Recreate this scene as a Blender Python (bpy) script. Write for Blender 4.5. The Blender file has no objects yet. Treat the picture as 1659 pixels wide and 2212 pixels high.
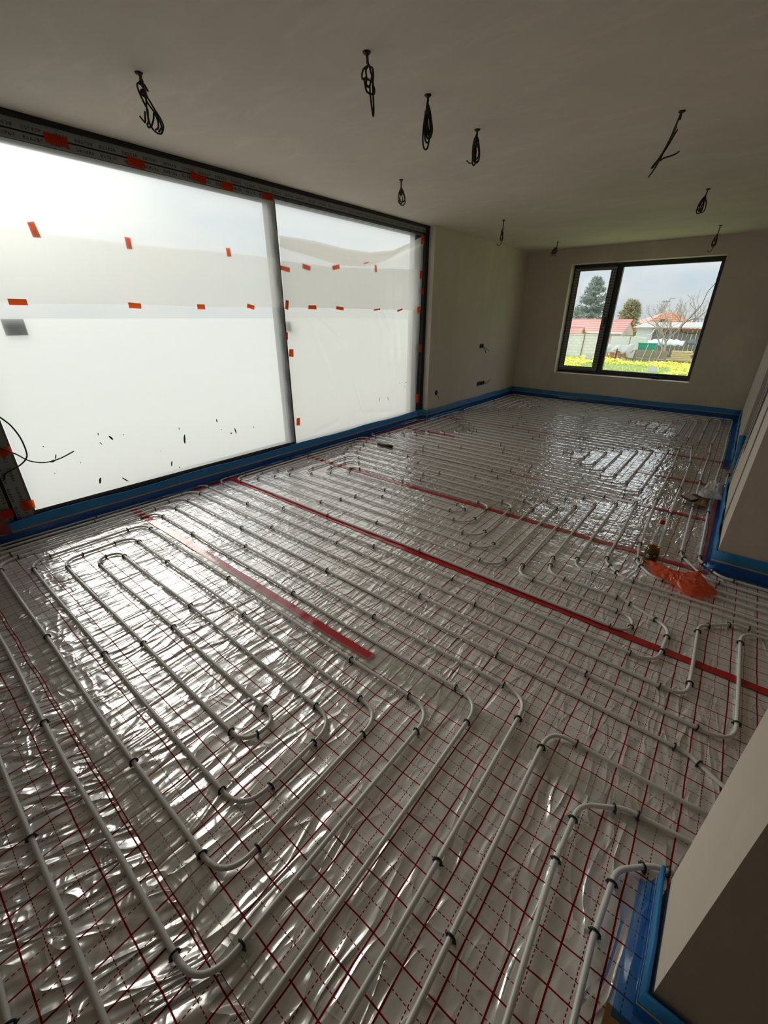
import bpy, bmesh, math, random
import numpy as np
from mathutils import Vector, Matrix
R = math.radians
sc = bpy.context.scene
col = sc.collection
random.seed(7)

# ------------------------------------------------------------------ camera
F_PX = 899.16                       # focal length in pixels of the 1659 px wide frame
yaw, pitch, roll = -0.682553, -0.4398816, 0.0034364
fw = Vector((math.sin(yaw)*math.cos(pitch), math.cos(yaw)*math.cos(pitch), math.sin(pitch)))
rt = Vector((math.cos(yaw), -math.sin(yaw), 0.0)); up = rt.cross(fw)
r2 = rt*math.cos(roll) + up*math.sin(roll); u2 = -rt*math.sin(roll) + up*math.cos(roll)
cd = bpy.data.cameras.new('camera'); cam = bpy.data.objects.new('camera', cd); col.objects.link(cam)
cd.sensor_fit = 'HORIZONTAL'; cd.sensor_width = 36.0; cd.lens = F_PX/1659*36.0
cd.clip_start = 0.02; cd.clip_end = 500
cam.matrix_world = Matrix(((r2.x, u2.x, -fw.x, 0), (r2.y, u2.y, -fw.y, 0), (r2.z, u2.z, -fw.z, 1.5), (0, 0, 0, 1)))
sc.camera = cam

# ------------------------------------------------------------------ sky, sun, exposure
sc.view_settings.view_transform = 'Standard'; sc.view_settings.look = 'None'
sc.view_settings.gamma = 1.0; sc.view_settings.use_curve_mapping = False
sc.view_settings.exposure = 0.76
w = bpy.data.worlds.new('overcast_sky'); sc.world = w; w.use_nodes = True
nt = w.node_tree; N = nt.nodes; N.clear()
wo = N.new('ShaderNodeOutputWorld'); bg = N.new('ShaderNodeBackground'); tc = N.new('ShaderNodeTexCoord')
mp = N.new('ShaderNodeMapping'); mp.inputs['Scale'].default_value = (1.6, 1.6, 4.5)
nz = N.new('ShaderNodeTexNoise'); nz.inputs['Scale'].default_value = 2.2; nz.inputs['Detail'].default_value = 6; nz.inputs['Roughness'].default_value = .55
cr = N.new('ShaderNodeValToRGB'); cr.color_ramp.elements[0].position = .36; cr.color_ramp.elements[1].position = .68
cr.color_ramp.elements[0].color = (.66, .76, .86, 1); cr.color_ramp.elements[1].color = (.94, .935, .92, 1)
nt.links.new(tc.outputs['Generated'], mp.inputs['Vector']); nt.links.new(mp.outputs[0], nz.inputs['Vector'])
nt.links.new(nz.outputs['Fac'], cr.inputs['Fac']); nt.links.new(cr.outputs[0], bg.inputs['Color'])
# an overcast sky brightens evenly from the horizon to about three times as much overhead
sp_ = N.new('ShaderNodeSeparateXYZ'); nt.links.new(tc.outputs['Generated'], sp_.inputs[0])
mx_ = N.new('ShaderNodeMath'); mx_.operation = 'MAXIMUM'; nt.links.new(sp_.outputs[2], mx_.inputs[0]); mx_.inputs[1].default_value = 0.0
ma_ = N.new('ShaderNodeMath'); ma_.operation = 'MULTIPLY_ADD'; nt.links.new(mx_.outputs[0], ma_.inputs[0]); ma_.inputs[1].default_value = 1.02; ma_.inputs[2].default_value = 0.51
nt.links.new(ma_.outputs[0], bg.inputs['Strength']); nt.links.new(bg.outputs[0], wo.inputs['Surface'])
sd = bpy.data.lights.new('hazy_sun', 'SUN'); sd.energy = 1.7; sd.angle = R(35); sd.color = (1.0, .965, .90)
sun = bpy.data.objects.new('hazy_sun', sd); col.objects.link(sun)
sun.rotation_euler = Vector((0.90, -0.10, -0.37)).to_track_quat('-Z', 'Y').to_euler()
sc.cycles.use_denoising = True; sc.cycles.max_bounces = 14; sc.cycles.diffuse_bounces = 6; sc.cycles.glossy_bounces = 5
sc.cycles.transmission_bounces = 8; sc.cycles.transparent_max_bounces = 16; sc.cycles.sample_clamp_indirect = 6.0
sc.cycles.caustics_reflective = True; sc.cycles.caustics_refractive = False

# ------------------------------------------------------------------ material helpers
class NT:
    def __init__(s, name):
        s.m = bpy.data.materials.new(name); s.m.use_nodes = True; s.t = s.m.node_tree; s.t.nodes.clear()
        s.o = s.t.nodes.new('ShaderNodeOutputMaterial')
    def n(s, kind, **kw):
        nd = s.t.nodes.new('ShaderNode'+kind)
        for k, v in kw.items():
            if k in nd.inputs: nd.inputs[k].default_value = v
            else: setattr(nd, k, v)
        return nd
    def l(s, a, b): s.t.links.new(a, b)
    def math(s, op, a, b=None, c=None):
        nd = s.t.nodes.new('ShaderNodeMath'); nd.operation = op
        for i, v in enumerate((a, b, c)):
            if v is None: continue
            if isinstance(v, (int, float)): nd.inputs[i].default_value = v
            else: s.l(v, nd.inputs[i])
        return nd.outputs[0]
    def mix(s, f, a, b):
        nd = s.t.nodes.new('ShaderNodeMix'); nd.data_type = 'RGBA'
        for i, v in ((0, f), (6, a), (7, b)):
            if isinstance(v, (int, float)): nd.inputs[i].default_value = v
            elif isinstance(v, tuple): nd.inputs[i].default_value = (*v[:3], 1)
            else: s.l(v, nd.inputs[i])
        return nd.outputs[2]
    def pos(s, scale=(1, 1, 1)):
        g = s.n('NewGeometry'); m = s.n('Mapping'); m.inputs['Scale'].default_value = scale; s.l(g.outputs['Position'], m.inputs[0]); return m.outputs[0]
    def noise(s, vec, scale, detail=4, rough=.55, dist=0.0):
        nd = s.n('TexNoise', Scale=scale, Detail=detail, Roughness=rough, Distortion=dist); s.l(vec, nd.inputs['Vector']); return nd.outputs['Fac']
    def ramp(s, f, p0, p1, c0=(0, 0, 0), c1=(1, 1, 1)):
        nd = s.n('ValToRGB'); e = nd.color_ramp.elements; e[0].position = p0; e[1].position = p1; e[0].color = (*c0, 1); e[1].color = (*c1, 1); s.l(f, nd.inputs[0]); return nd.outputs[0]

def C3(h):
    h = h.lstrip('#'); return tuple((lambda c: c/12.92 if c <= .04045 else ((c+.055)/1.055)**2.4)(int(h[i:i+2], 16)/255) for i in (0, 2, 4))

def simple(name, c, rough=.6, metal=0.0, var=.12, vscale=6.0, bump=0.0, bscale=60.0, coat=0.0, spec=.5):
    M = NT(name); b = M.n('BsdfPrincipled'); b.inputs['Roughness'].default_value = rough; b.inputs['Metallic'].default_value = metal
    b.inputs['Coat Weight'].default_value = coat; b.inputs['Specular IOR Level'].default_value = spec
    p = M.pos(); f = M.noise(p, vscale)
    M.l(M.mix(f, tuple(x*(1-var) for x in c), tuple(min(1, x*(1+var)) for x in c)), b.inputs['Base Color'])
    if bump:
        bn = M.n('Bump', Strength=bump, Distance=.004); M.l(M.noise(p, bscale, 3), bn.inputs['Height']); M.l(bn.outputs[0], b.inputs['Normal'])
    M.l(b.outputs[0], M.o.inputs[0]); return M.m

def backlit(name, c, t, f):
    M = NT(name); d = M.n('BsdfDiffuse'); l = M.n('BsdfTranslucent'); d.inputs[0].default_value = (*c, 1)
    M.l(M.mix(M.noise(M.pos(), 40), t, tuple(x*.85 for x in t)), l.inputs[0]); x = M.n('MixShader'); x.inputs[0].default_value = f
    M.l(d.outputs[0], x.inputs[1]); M.l(l.outputs[0], x.inputs[2]); M.l(x.outputs[0], M.o.inputs[0]); return M.m

def plaster(name, c, streak):
    M = NT(name); b = M.n('BsdfPrincipled', Roughness=.82); b.inputs['Specular IOR Level'].default_value = .25
    p = M.pos((1, 1, 1)); big = M.noise(p, .9, 5, .6); fine = M.noise(p, 35, 3); trow_light = M.noise(M.pos(streak), 2.2, 5, .65, .6)
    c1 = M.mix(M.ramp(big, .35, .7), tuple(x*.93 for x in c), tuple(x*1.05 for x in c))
    c2 = M.mix(M.math('MULTIPLY', M.ramp(trow_light, .5, .72), .6), c1, tuple(min(1, x*1.16) for x in c))  # lighter streaks; on the ceiling they paint in blotches of cast light
    M.l(c2, b.inputs['Base Color'])
    bn = M.n('Bump', Strength=.25, Distance=.004); M.l(M.math('ADD', M.math('MULTIPLY', fine, .35), M.math('MULTIPLY', trow_light, 1.2)), bn.inputs['Height']); M.l(bn.outputs[0], b.inputs['Normal'])
    M.l(b.outputs[0], M.o.inputs[0]); return M.m

def foil_material(name, oy=.097, ox=.045, dist=.006, rot=0.0, base=.3, metal=.45, rough=.2, cross=.34, freq=1.0, det=1.5):
    M = NT(name); b = M.n('BsdfPrincipled')
    g = M.n('NewGeometry'); sx = M.n('SeparateXYZ')
    # the print wavers a little with the loose foil
    wob = M.n('TexNoise', Scale=5.0, Detail=2.0); M.l(g.outputs['Position'], wob.inputs['Vector'])
    off = M.n('VectorMath', operation='MULTIPLY_ADD'); M.l(wob.outputs['Color'], off.inputs[0]); off.inputs[1].default_value = (.012, .012, 0); M.l(g.outputs['Position'], off.inputs[2])
    M.l(off.outputs[0], sx.inputs[0])
    x, y = M.math('ADD', sx.outputs[0], 20-ox-.006), M.math('ADD', sx.outputs[1], 20-oy-.006)
    def line(v, per, half, phase=0.0):
        d = M.math('PINGPONG', M.math('ADD', v, phase), per/2)   # 0 at multiples of per
        return M.math('LESS_THAN', d, half)
    solid = M.math('MAXIMUM', line(x, .1, .0024), line(y, .1, .0021))
    dx = M.math('MULTIPLY', line(x, .1, .0014, .05), M.math('LESS_THAN', M.math('FRACT', M.math('MULTIPLY', y, 80)), .62))
    dy = M.math('MULTIPLY', line(y, .1, .0013, .05), M.math('LESS_THAN', M.math('FRACT', M.math('MULTIPLY', x, 80)), .62))
    grid = M.math('MAXIMUM', solid, M.math('MAXIMUM', dx, dy))
    p = M.pos(); tone = M.noise(p, 1.3, 3)
    silver = M.mix(tone, (.86, .845, .83), (.93, .92, .91))
    M.l(M.math('MULTIPLY_ADD', grid, -.25, .3), b.inputs['Specular IOR Level']); M.l(M.mix(grid, silver, (.30, .006, .014)), b.inputs['Base Color'])
    M.l(M.math('MULTIPLY', M.math('SUBTRACT', 1.0, grid), metal), b.inputs['Metallic'])
    M.l(M.math('MULTIPLY_ADD', grid, .35, rough), b.inputs['Roughness'])
    # creases: long narrow ridges running mostly across the sheet, gathered in patches, and a few crossing ones
    mp = M.n('Mapping'); mp.inputs['Rotation'].default_value = (0, 0, rot); M.l(g.outputs['Position'], mp.inputs[0])
    def stretched(sc_, d): 
        m2 = M.n('Mapping'); m2.inputs['Scale'].default_value = sc_; M.l(mp.outputs[0], m2.inputs[0]); return M.noise(m2.outputs[0], 1.0, det, .45, d)
    a1 = stretched((21*freq, 5.0*freq, 1), .7); a2 = stretched((8*freq, 17*freq, 1), .9); a3 = stretched((40*freq, 13*freq, 1), .6); patch = M.ramp(M.noise(p, 1.7, 2), .36, .64)
    def ridge(a): return M.math('POWER', M.math('SUBTRACT', 1.0, M.math('MULTIPLY', M.math('ABSOLUTE', M.math('SUBTRACT', a, .5)), 2.6)), 2.0)
    hgt = M.math('ADD', M.math('MULTIPLY', ridge(a1), M.math('MULTIPLY_ADD', patch, .9, base)), M.math('ADD', M.math('MULTIPLY', ridge(a2), M.math('MULTIPLY_ADD', patch, -.2, cross)), M.math('MULTIPLY', ridge(a3), M.math('MULTIPLY', patch, .12))))
    bn = M.n('Bump', Strength=1.0, Distance=dist); M.l(hgt, bn.inputs['Height']); M.l(bn.outputs[0], b.inputs['Normal'])
    M.l(b.outputs[0], M.o.inputs[0]); return M.m

def film_material(name, tint, trans=.66, clear=.55, fwd=.09, crease=(5, 14, 3), gloss=.10):
    """thin translucent polythene: part of the daylight goes on through it, blurred or straight, the rest scatters"""
    M = NT(name); tl = M.n('BsdfTranslucent'); df = M.n('BsdfDiffuse'); gl = M.n('BsdfGlossy', Roughness=.22); tr = M.n('BsdfTransparent'); rf = M.n('BsdfRefraction', Roughness=.75, IOR=1.22)
    tl.inputs[0].default_value = (*tint, 1); df.inputs[0].default_value = (*tint, 1); tr.inputs[0].default_value = (.92, .905, .875, 1); rf.inputs[0].default_value = (*tint, 1)
    bn = M.n('Bump', Strength=.35, Distance=.02); M.l(M.noise(M.pos(crease), 1.0, 4, .5, .6), bn.inputs['Height'])
    for s in (df, gl): M.l(bn.outputs[0], s.inputs['Normal'])
    a = M.n('MixShader'); a.inputs[0].default_value = 1-trans; M.l(tl.outputs[0], a.inputs[1]); M.l(df.outputs[0], a.inputs[2])
    e = M.n('MixShader'); e.inputs[0].default_value = fwd/(1-clear); M.l(a.outputs[0], e.inputs[1]); M.l(rf.outputs[0], e.inputs[2])
    c = M.n('MixShader'); c.inputs[0].default_value = clear; M.l(e.outputs[0], c.inputs[1]); M.l(tr.outputs[0], c.inputs[2])
    d = M.n('MixShader'); d.inputs[0].default_value = gloss*.5; M.l(c.outputs[0], d.inputs[1]); M.l(gl.outputs[0], d.inputs[2])
    M.l(d.outputs[0], M.o.inputs[0]); return M.m

def glass_material(name, tint=(.97, .985, .98), refl=1.0):
    M = NT(name); tr = M.n('BsdfTransparent'); tr.inputs[0].default_value = (*tint, 1); gl = M.n('BsdfGlossy', Roughness=.01)
    lw = M.n('LayerWeight', Blend=.5); fr = M.math('MULTIPLY_ADD', M.math('POWER', lw.outputs['Facing'], 5.0), .55, .04); mx = M.n('MixShader'); M.l(M.math('MULTIPLY', fr, refl), mx.inputs[0]); M.l(tr.outputs[0], mx.inputs[1]); M.l(gl.outputs[0], mx.inputs[2])
    M.l(mx.outputs[0], M.o.inputs[0]); return M.m

def clear_plastic(name, tint, opac, gloss=.12, rough=.15, diffuse=(.5, .5, .5)):
    M = NT(name); tr = M.n('BsdfTransparent'); tr.inputs[0].default_value = (*tint, 1); df = M.n('BsdfDiffuse'); df.inputs[0].default_value = (*diffuse, 1)
    tl = M.n('BsdfTranslucent'); tl.inputs[0].default_value = (*diffuse, 1); gl = M.n('BsdfGlossy', Roughness=rough)
    h = M.n('MixShader'); h.inputs[0].default_value = .5; M.l(df.outputs[0], h.inputs[1]); M.l(tl.outputs[0], h.inputs[2])
    a = M.n('MixShader'); a.inputs[0].default_value = opac; M.l(tr.outputs[0], a.inputs[1]); M.l(h.outputs[0], a.inputs[2])
    d = M.n('MixShader'); d.inputs[0].default_value = gloss; M.l(a.outputs[0], d.inputs[1]); M.l(gl.outputs[0], d.inputs[2])
    M.l(d.outputs[0], M.o.inputs[0]); return M.m

def printed_film(name, row, along):
    """grey protective film on the profiles with rows of small dark repeated print too small to read"""
    M = NT(name); b = M.n('BsdfPrincipled', Roughness=.45)
    g = M.n('NewGeometry'); s = M.n('SeparateXYZ'); M.l(g.outputs['Position'], s.inputs[0])
    rowm = M.math('LESS_THAN', M.math('FRACT', M.math('MULTIPLY', s.outputs[row], 21)), .40)
    word = M.math('LESS_THAN', M.math('FRACT', M.math('MULTIPLY', s.outputs[along], 7)), .74)
    letter = M.math('LESS_THAN', M.math('FRACT', M.math('MULTIPLY', s.outputs[along], 56)), .72)
    glyph = M.math('GREATER_THAN', M.noise(M.pos((130, 130, 130)), 1.0, 2), .46)
    k = M.math('MULTIPLY', M.math('MULTIPLY', M.math('MULTIPLY', rowm, word), letter), glyph)
    M.l(M.mix(k, (.20, .205, .205), (.035, .036, .04)), b.inputs['Base Color']); M.l(b.outputs[0], M.o.inputs[0]); return M.m

def edge_foam(name):
    M = NT(name); b = M.n('BsdfPrincipled', Roughness=.55)
    p = M.pos(); f = M.noise(p, 9, 3)
    M.l(M.mix(f, C3('1f78b8'), C3('3a94d6')), b.inputs['Base Color'])
    b.inputs['Subsurface Weight'].default_value = 0.0
    bn = M.n('Bump', Strength=.15, Distance=.003); M.l(M.noise(p, 260, 2), bn.inputs['Height']); M.l(bn.outputs[0], b.inputs['Normal'])
    tl = M.n('BsdfTranslucent'); tl.inputs[0].default_value = (*C3('3f8fd0'), 1); mx = M.n('MixShader'); mx.inputs[0].default_value = .18
    M.l(b.outputs[0], mx.inputs[1]); M.l(tl.outputs[0], mx.inputs[2]); M.l(mx.outputs[0], M.o.inputs[0]); return M.m

def brickwall(name, c1, c2, mortar, scale, bw=.5, rh=.25, ms=.02):
    M = NT(name); b = M.n('BsdfPrincipled', Roughness=.85); t = M.n('TexBrick', Scale=scale); t.inputs['Brick Width'].default_value = bw; t.inputs['Row Height'].default_value = rh
    t.inputs['Mortar Size'].default_value = ms; t.inputs['Color1'].default_value = (*c1, 1); t.inputs['Color2'].default_value = (*c2, 1); t.inputs['Mortar'].default_value = (*mortar, 1)
    g = M.n('NewGeometry'); s = M.n('SeparateXYZ'); c = M.n('CombineXYZ'); M.l(g.outputs['Position'], s.inputs[0]); M.l(s.outputs[0], c.inputs[0]); M.l(s.outputs[2], c.inputs[1]); M.l(c.outputs[0], t.inputs['Vector'])
    M.l(t.outputs[0], b.inputs['Base Color']); M.l(b.outputs[0], M.o.inputs[0]); return M.m

MAT = dict(
    wall=plaster('grey_beige_wall_plaster', (.66, .585, .50), (1.2, 1.2, .5)),
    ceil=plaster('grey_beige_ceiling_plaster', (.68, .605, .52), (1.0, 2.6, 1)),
    gravel=simple('sky_matched_gravel', (.43, .415, .385), .95, var=.06, vscale=.6),
    concrete=simple('bare_concrete', (.30, .28, .25), .9, bump=.3),
    foil=foil_material('silver_foil_with_red_grid', dist=.0085, freq=.72, det=1.0, rough=.22), foil0=foil_material('rippled_silver_foil_with_red_grid', .085, .045, .015, .45, .7, freq=.75, det=1.0, rough=.22), foilf=foil_material('silver_foil_with_red_grid_further_in', .03, .045, .0055, freq=.9), foilff=foil_material('flat_silver_foil_with_red_grid', .03, .045, .0042, metal=.72, rough=.10, base=.12, cross=.75),
    pipe=simple('white_heating_pipe', (.72, .71, .68), .38, var=.03, coat=.15),
    clip=simple('black_plastic_clip', (.012, .012, .013), .45),
    redtape=simple('glossy_red_tape', (.50, .010, .016), .16, var=.1, vscale=20, bump=.5, bscale=22, coat=.5),
    orange=backlit('orange_red_cloth_tape', C3('e0481a'), C3('f0602c'), .55),
    cleartape=clear_plastic('clear_packing_tape', (.93, .93, .91), .24, .10, .18, (.72, .70, .64)),
    film=film_material('white_polythene', (.91, .90, .865)), film2=film_material('cream_polythene', (.95, .90, .84), .66, .40, .10),
    filmwr=film_material('creased_white_polythene', (.945, .935, .915), .66, .52, .12, (7, 9, 1.6), .22),
    foam=edge_foam('blue_edge_foam'), yellow=simple('yellow_print_line', C3('c49a35'), .6),
    apron=clear_plastic('blue_film_apron', (.40, .70, 1.0), .35, .035, .12, C3('1f70b4')),
    alu=simple('dark_anthracite_profile', (.022, .022, .023), .5), aluf=printed_film('grey_printed_protective_film', 2, 1), alufv=printed_film('grey_printed_protective_film_upright', 1, 2),
    browned=simple('brown_grey_stile_edge', C3('5c5348'), .5), black=simple('black_gasket', (.006, .006, .007), .6),
    glass=glass_material('window_glass'), sticker=simple('grey_glass_sticker', (.22, .23, .235), .6, var=.05), stickerw=backlit('frosted_glass_sticker', (.7, .7, .72), (.97, .97, .99), .92),
    cable=simple('black_cable_sheath', (.012, .011, .010), .5), cablegrey=simple('dusty_cable_sheath', C3('4a443b'), .8, var=.3, vscale=30),
    cablew=simple('pale_cable_sheath', (.55, .54, .50), .5),
    fleck=simple('dark_brown_fleck', C3('3a2f26'), .8), skirt=simple('bare_board', C3('8a5f35'), .8, var=.3, vscale=15),
    grass=simple('lawn_green', C3('bccb86'), .9, var=.3, vscale=1.2), flower=simple('yellow_flower_heads', C3('f4e65c'), .8, var=.1),
    blocks=brickwall('white_concrete_blocks', (.88, .84, .82), (.82, .78, .76), (.70, .66, .64), 1.0, .5, .24, .022),
    bricks=brickwall('old_red_bricks', C3('b77a5e'), C3('d09c82'), C3('c9b7a4'), 1.0, .28, .10, .018),
    rtile=simple('faded_red_roof_tiles', C3('d9a297'), .85, var=.15, vscale=8), rtile2=simple('orange_roof_tiles', C3('d6926e'), .85, var=.22, vscale=5),
    render=simple('pale_pink_render', C3('e8d8d0'), .9, var=.05), rwhite=simple('white_render', (.82, .81, .80), .9, var=.05), yrender=simple('yellow_render', C3('e6cf74'), .9),
    pvc=simple('white_plastic_profile', (.7, .7, .7), .5), darkw=simple('weathered_dark_planks', C3('8d8783'), .9, var=.35, vscale=9), crate=simple('brown_grey_boards', C3('988980'), .9, var=.25, vscale=6),
    lightwood=simple('pale_wood', C3('c8b59d'), .85), lumber=simple('fresh_sawn_lumber', C3('dcbf9a'), .85, var=.2),
    eternit=simple('light_grey_corrugated_sheet', C3('bcbab2'), .9), tarp=simple('grey_tarpaulin', C3('b4b4af'), .6, var=.25, vscale=2.5, bump=.6, bscale=3), bluetarp=simple('white_blue_tarpaulin', C3('dfe6ee'), .5, var=.06),
    blackfoil=simple('dark_grey_cover_sheet', C3('5d626a'), .5), green=simple('green_plastic_bin', C3('3fa78a'), .5), redkerb=simple('red_brown_kerb', C3('a05a4c'), .9), rust=simple('rusty_steel', C3('6b4638'), .85),
    bark=simple('grey_bark', C3('a89d96'), .95, var=.2), spruce=simple('blue_green_needles', C3('98a59d'), .95, var=.3, vscale=1.5), thuja=simple('olive_needles', C3('aaa685'), .95, var=.35, vscale=2.0),
    bagorange=clear_plastic('thin_orange_plastic', (1.0, .62, .48), .52, .05, .25, C3('ff8a60')), bagwhite=clear_plastic('thin_white_plastic', (.95, .95, .95), .72, .08, .25, (.86, .86, .87)),
    pet=clear_plastic('clear_bottle_plastic', (.92, .93, .94), .24, .18, .08, (.75, .77, .78)), amber=clear_plastic('amber_glass', (.80, .52, .16), .35, .10, .06, C3('7c5212')),
    redcap=simple('red_bottle_cap', C3('b3101a'), .4), labelg=simple('dark_green_paper_label', C3('2c4a1c'), .6, var=.3, vscale=60), labelp=simple('pale_label_print', C3('c4c79a'), .6),
    labelr=simple('dark_red_label_print', C3('6a1710'), .6), card=simple('brown_cardboard', C3('7d6136'), .8, var=.25, vscale=20), darkred=simple('dark_red_board', C3('3a1212'), .5), greycard=simple('grey_board_face', C3('9a908c'), .6),
    redtarp=simple('dark_red_sheet', C3('6d1a0c'), .6), navy=simple('navy_cloth', C3('20263c'), .8), steelgrey=simple('galvanised_steel', (.35, .36, .37), .35, metal=.8),
)

# ------------------------------------------------------------------ mesh helpers
class MB:
    def __init__(s): s.v = []; s.f = []
    def add(s, vs, fs):
        o = len(s.v); s.v += [tuple(p) for p in vs]; s.f += [tuple(i+o for i in f) for f in fs]; return s
    def box(s, a, b, rot=None, piv=None):
        x0, y0, z0 = a; x1, y1, z1 = b
        vs = [Vector(p) for p in ((x0, y0, z0), (x1, y0, z0), (x1, y1, z0), (x0, y1, z0), (x0, y0, z1), (x1, y0, z1), (x1, y1, z1), (x0, y1, z1))]
        if rot is not None:
            c = Vector(piv) if piv else sum(vs, Vector())/8
            vs = [rot @ (p-c)+c for p in vs]
        return s.add(vs, [(0, 3, 2, 1), (4, 5, 6, 7), (0, 1, 5, 4), (1, 2, 6, 5), (2, 3, 7, 6), (3, 0, 4, 7)])
    def tube(s, pts, r, n=8, caps=True):
        pts = [Vector(p) for p in pts]; rs = r if isinstance(r, (list, tuple)) else [r]*len(pts); o = len(s.v); prev = None
        for i, p in enumerate(pts):
            t = (pts[min(i+1, len(pts)-1)]-pts[max(i-1, 0)])
            t = t.normalized() if t.length > 1e-9 else Vector((0, 0, 1))
            if prev is None: a = t.orthogonal().normalized()
            else: a = (prev-t*prev.dot(t)); a = a.normalized() if a.length > 1e-6 else t.orthogonal().normalized()
            prev = a; b = t.cross(a)
            for k in range(n):
                an = 2*math.pi*k/n; s.v.append(tuple(p+(a*math.cos(an)+b*math.sin(an))*rs[i]))
        m = len(pts)
        for i in range(m-1):
            for k in range(n):
                s.f.append((o+i*n+k, o+i*n+(k+1) % n, o+(i+1)*n+(k+1) % n, o+(i+1)*n+k))
        if caps:
            s.f.append(tuple(o+k for k in range(n))[::-1]); s.f.append(tuple(o+(m-1)*n+k for k in range(n)))
        return s
    def lathe(s, prof, n=24, c=(0, 0, 0)):
        o = len(s.v)
        for (r, z) in prof:
            for k in range(n): s.v.append((c[0]+r*math.cos(2*math.pi*k/n), c[1]+r*math.sin(2*math.pi*k/n), c[2]+z))
        for i in range(len(prof)-1):
            for k in range(n): s.f.append((o+i*n+k, o+i*n+(k+1) % n, o+(i+1)*n+(k+1) % n, o+(i+1)*n+k))
        return s
    def grid(s, P):                                   # P: rows of points
        o = len(s.v); m = len(P); n = len(P[0])
        for r_ in P: s.v += [tuple(p) for p in r_]
        for i in range(m-1):
            for j in range(n-1): s.f.append((o+i*n+j, o+i*n+j+1, o+(i+1)*n+j+1, o+(i+1)*n+j))
        return s
    def prism(s, poly, d):                            # poly 3d points, extruded by vector d
        poly = [Vector(p) for p in poly]; d = Vector(d); n = len(poly)
        return s.add(poly+[p+d for p in poly], [tuple(range(n))[::-1], tuple(range(n, 2*n))]+[(i, (i+1) % n, n+(i+1) % n, n+i) for i in range(n)])
    def build(s, name, mat, parent=None, smooth=False, loc=None):
        me = bpy.data.meshes.new(name)
        vs = s.v if loc is None else [(p[0]-loc[0], p[1]-loc[1], p[2]-loc[2]) for p in s.v]
        me.from_pydata(vs, [], s.f); me.update()
        me.materials.append(MAT[mat] if isinstance(mat, str) else mat)
        if smooth: me.polygons.foreach_set('use_smooth', [True]*len(me.polygons))
        o = bpy.data.objects.new(name, me); col.objects.link(o)
        if loc is not None: o.location = loc
        if parent is not None: o.parent = parent
        return o
def B(*boxes):
    m = MB()
    for b in boxes: m.box(*b)
    return m
def tag(o, label, cat, group=None, kind=None):
    o['label'] = label; o['category'] = cat
    if group: o['group'] = group
    if kind: o['kind'] = kind
    return o
def struct(o, label=None):
    o['kind'] = 'structure'
    if label: o['label'] = label
    return o
def empty(name, loc=(0, 0, 0), rz=0.0):
    o = bpy.data.objects.new(name, None); col.objects.link(o); o.location = loc; o.rotation_euler = (0, 0, rz); o.empty_display_size = .05; return o
def solidify(o, t, off=0.0):
    m = o.modifiers.new('thickness', 'SOLIDIFY'); m.thickness = t; m.offset = off; return o

def smooth_path(pts, n=8):
    """Catmull-Rom through the points"""
    pts = [Vector(p) for p in pts]; out = []
    P = [pts[0]*2-pts[1]]+pts+[pts[-1]*2-pts[-2]]
    for i in range(1, len(P)-2):
        a, b, c, d = P[i-1:i+3]
        for k in range(n):
            t = k/n; out.append(.5*((2*b)+(c-a)*t+(2*a-5*b+4*c-d)*t*t+(3*b-a-3*c+d)*t**3))
    out.append(pts[-1]); return out

# smooth noise used for creases in real geometry
_rng = np.random.RandomState(3); _G = _rng.rand(256, 256)
def vnoise(x, y):
    xi = np.floor(x).astype(int); yi = np.floor(y).astype(int); fx = x-xi; fy = y-yi
    fx = fx*fx*(3-2*fx); fy = fy*fy*(3-2*fy)
    g = lambda a, b: _G[a % 256, b % 256]
    return (g(xi, yi)*(1-fx)+g(xi+1, yi)*fx)*(1-fy)+(g(xi, yi+1)*(1-fx)+g(xi+1, yi+1)*fx)*fy
def foil_h(x, y):
    x = np.asarray(x, float); y = np.asarray(y, float)
    wx = x+.10*vnoise(x*3, y*3+9); wy = y+.10*vnoise(x*3+31, y*3)
    a = 1-np.abs(2*vnoise(wx*17, wy*4.2+7)-1); b = 1-np.abs(2*vnoise(wx*6+50, wy*13+3)-1); c = vnoise(x*5+11, y*5)
    p = vnoise(x*1.7+4, y*1.7+8)
    h = (.0042*a*a*(0.25+p)+.0028*b*b*(1.1-p)+.003*c)*np.where(y > 4.0, .45, 1.0)
    return h-.0075

# ------------------------------------------------------------------ the setting
XL, YF, ZC, XR = -3.68, 8.83, 2.60, .205
XE, YN = 2.6, -2.2
struct(B(((-4.05, YN-.2, -.20), (XE+.2, 9.30, -.03))).build('floor', 'concrete'), 'concrete slab under the heating foil')
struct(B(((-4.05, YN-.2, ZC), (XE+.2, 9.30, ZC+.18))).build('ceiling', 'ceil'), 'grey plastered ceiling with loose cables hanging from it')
struct(B(((-4.0, 5.60, -.03), (XL, 9.30, ZC)), ((-4.0, YN-.2, -.03), (XL, .27, ZC))).build('wall_left', 'wall'), 'grey plastered wall beside the sheeted sliding door')
WX0, WX1, WZ0, WZ1 = -2.852, -.613, .505, 2.35
struct(B(((XL, YF, -.03), (WX0, 9.30, ZC)), ((WX1, YF, -.03), (XE+.2, 9.30, ZC)), ((WX0, YF, -.03), (WX1, 9.30, WZ0)), ((WX0, YF, WZ1), (WX1, 9.30, ZC))).build('wall_far', 'wall'), 'grey plastered end wall with the garden window')
struct(B(((XR, 3.155, -.03), (.36, 4.85, ZC)), ((.36, 3.155, -.03), (XE, 3.30, ZC)), ((XR, 5.74, -.03), (.36, YF, ZC)), ((XR, 4.85, 2.08), (.36, 5.74, ZC))).build('wall_right', 'wall'), 'plastered right wall with a doorway')
struct(B(((.232, .695, -.03), (XE, .965, ZC))).build('wall_near', 'wall'), 'plastered wall end in the right foreground')
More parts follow.
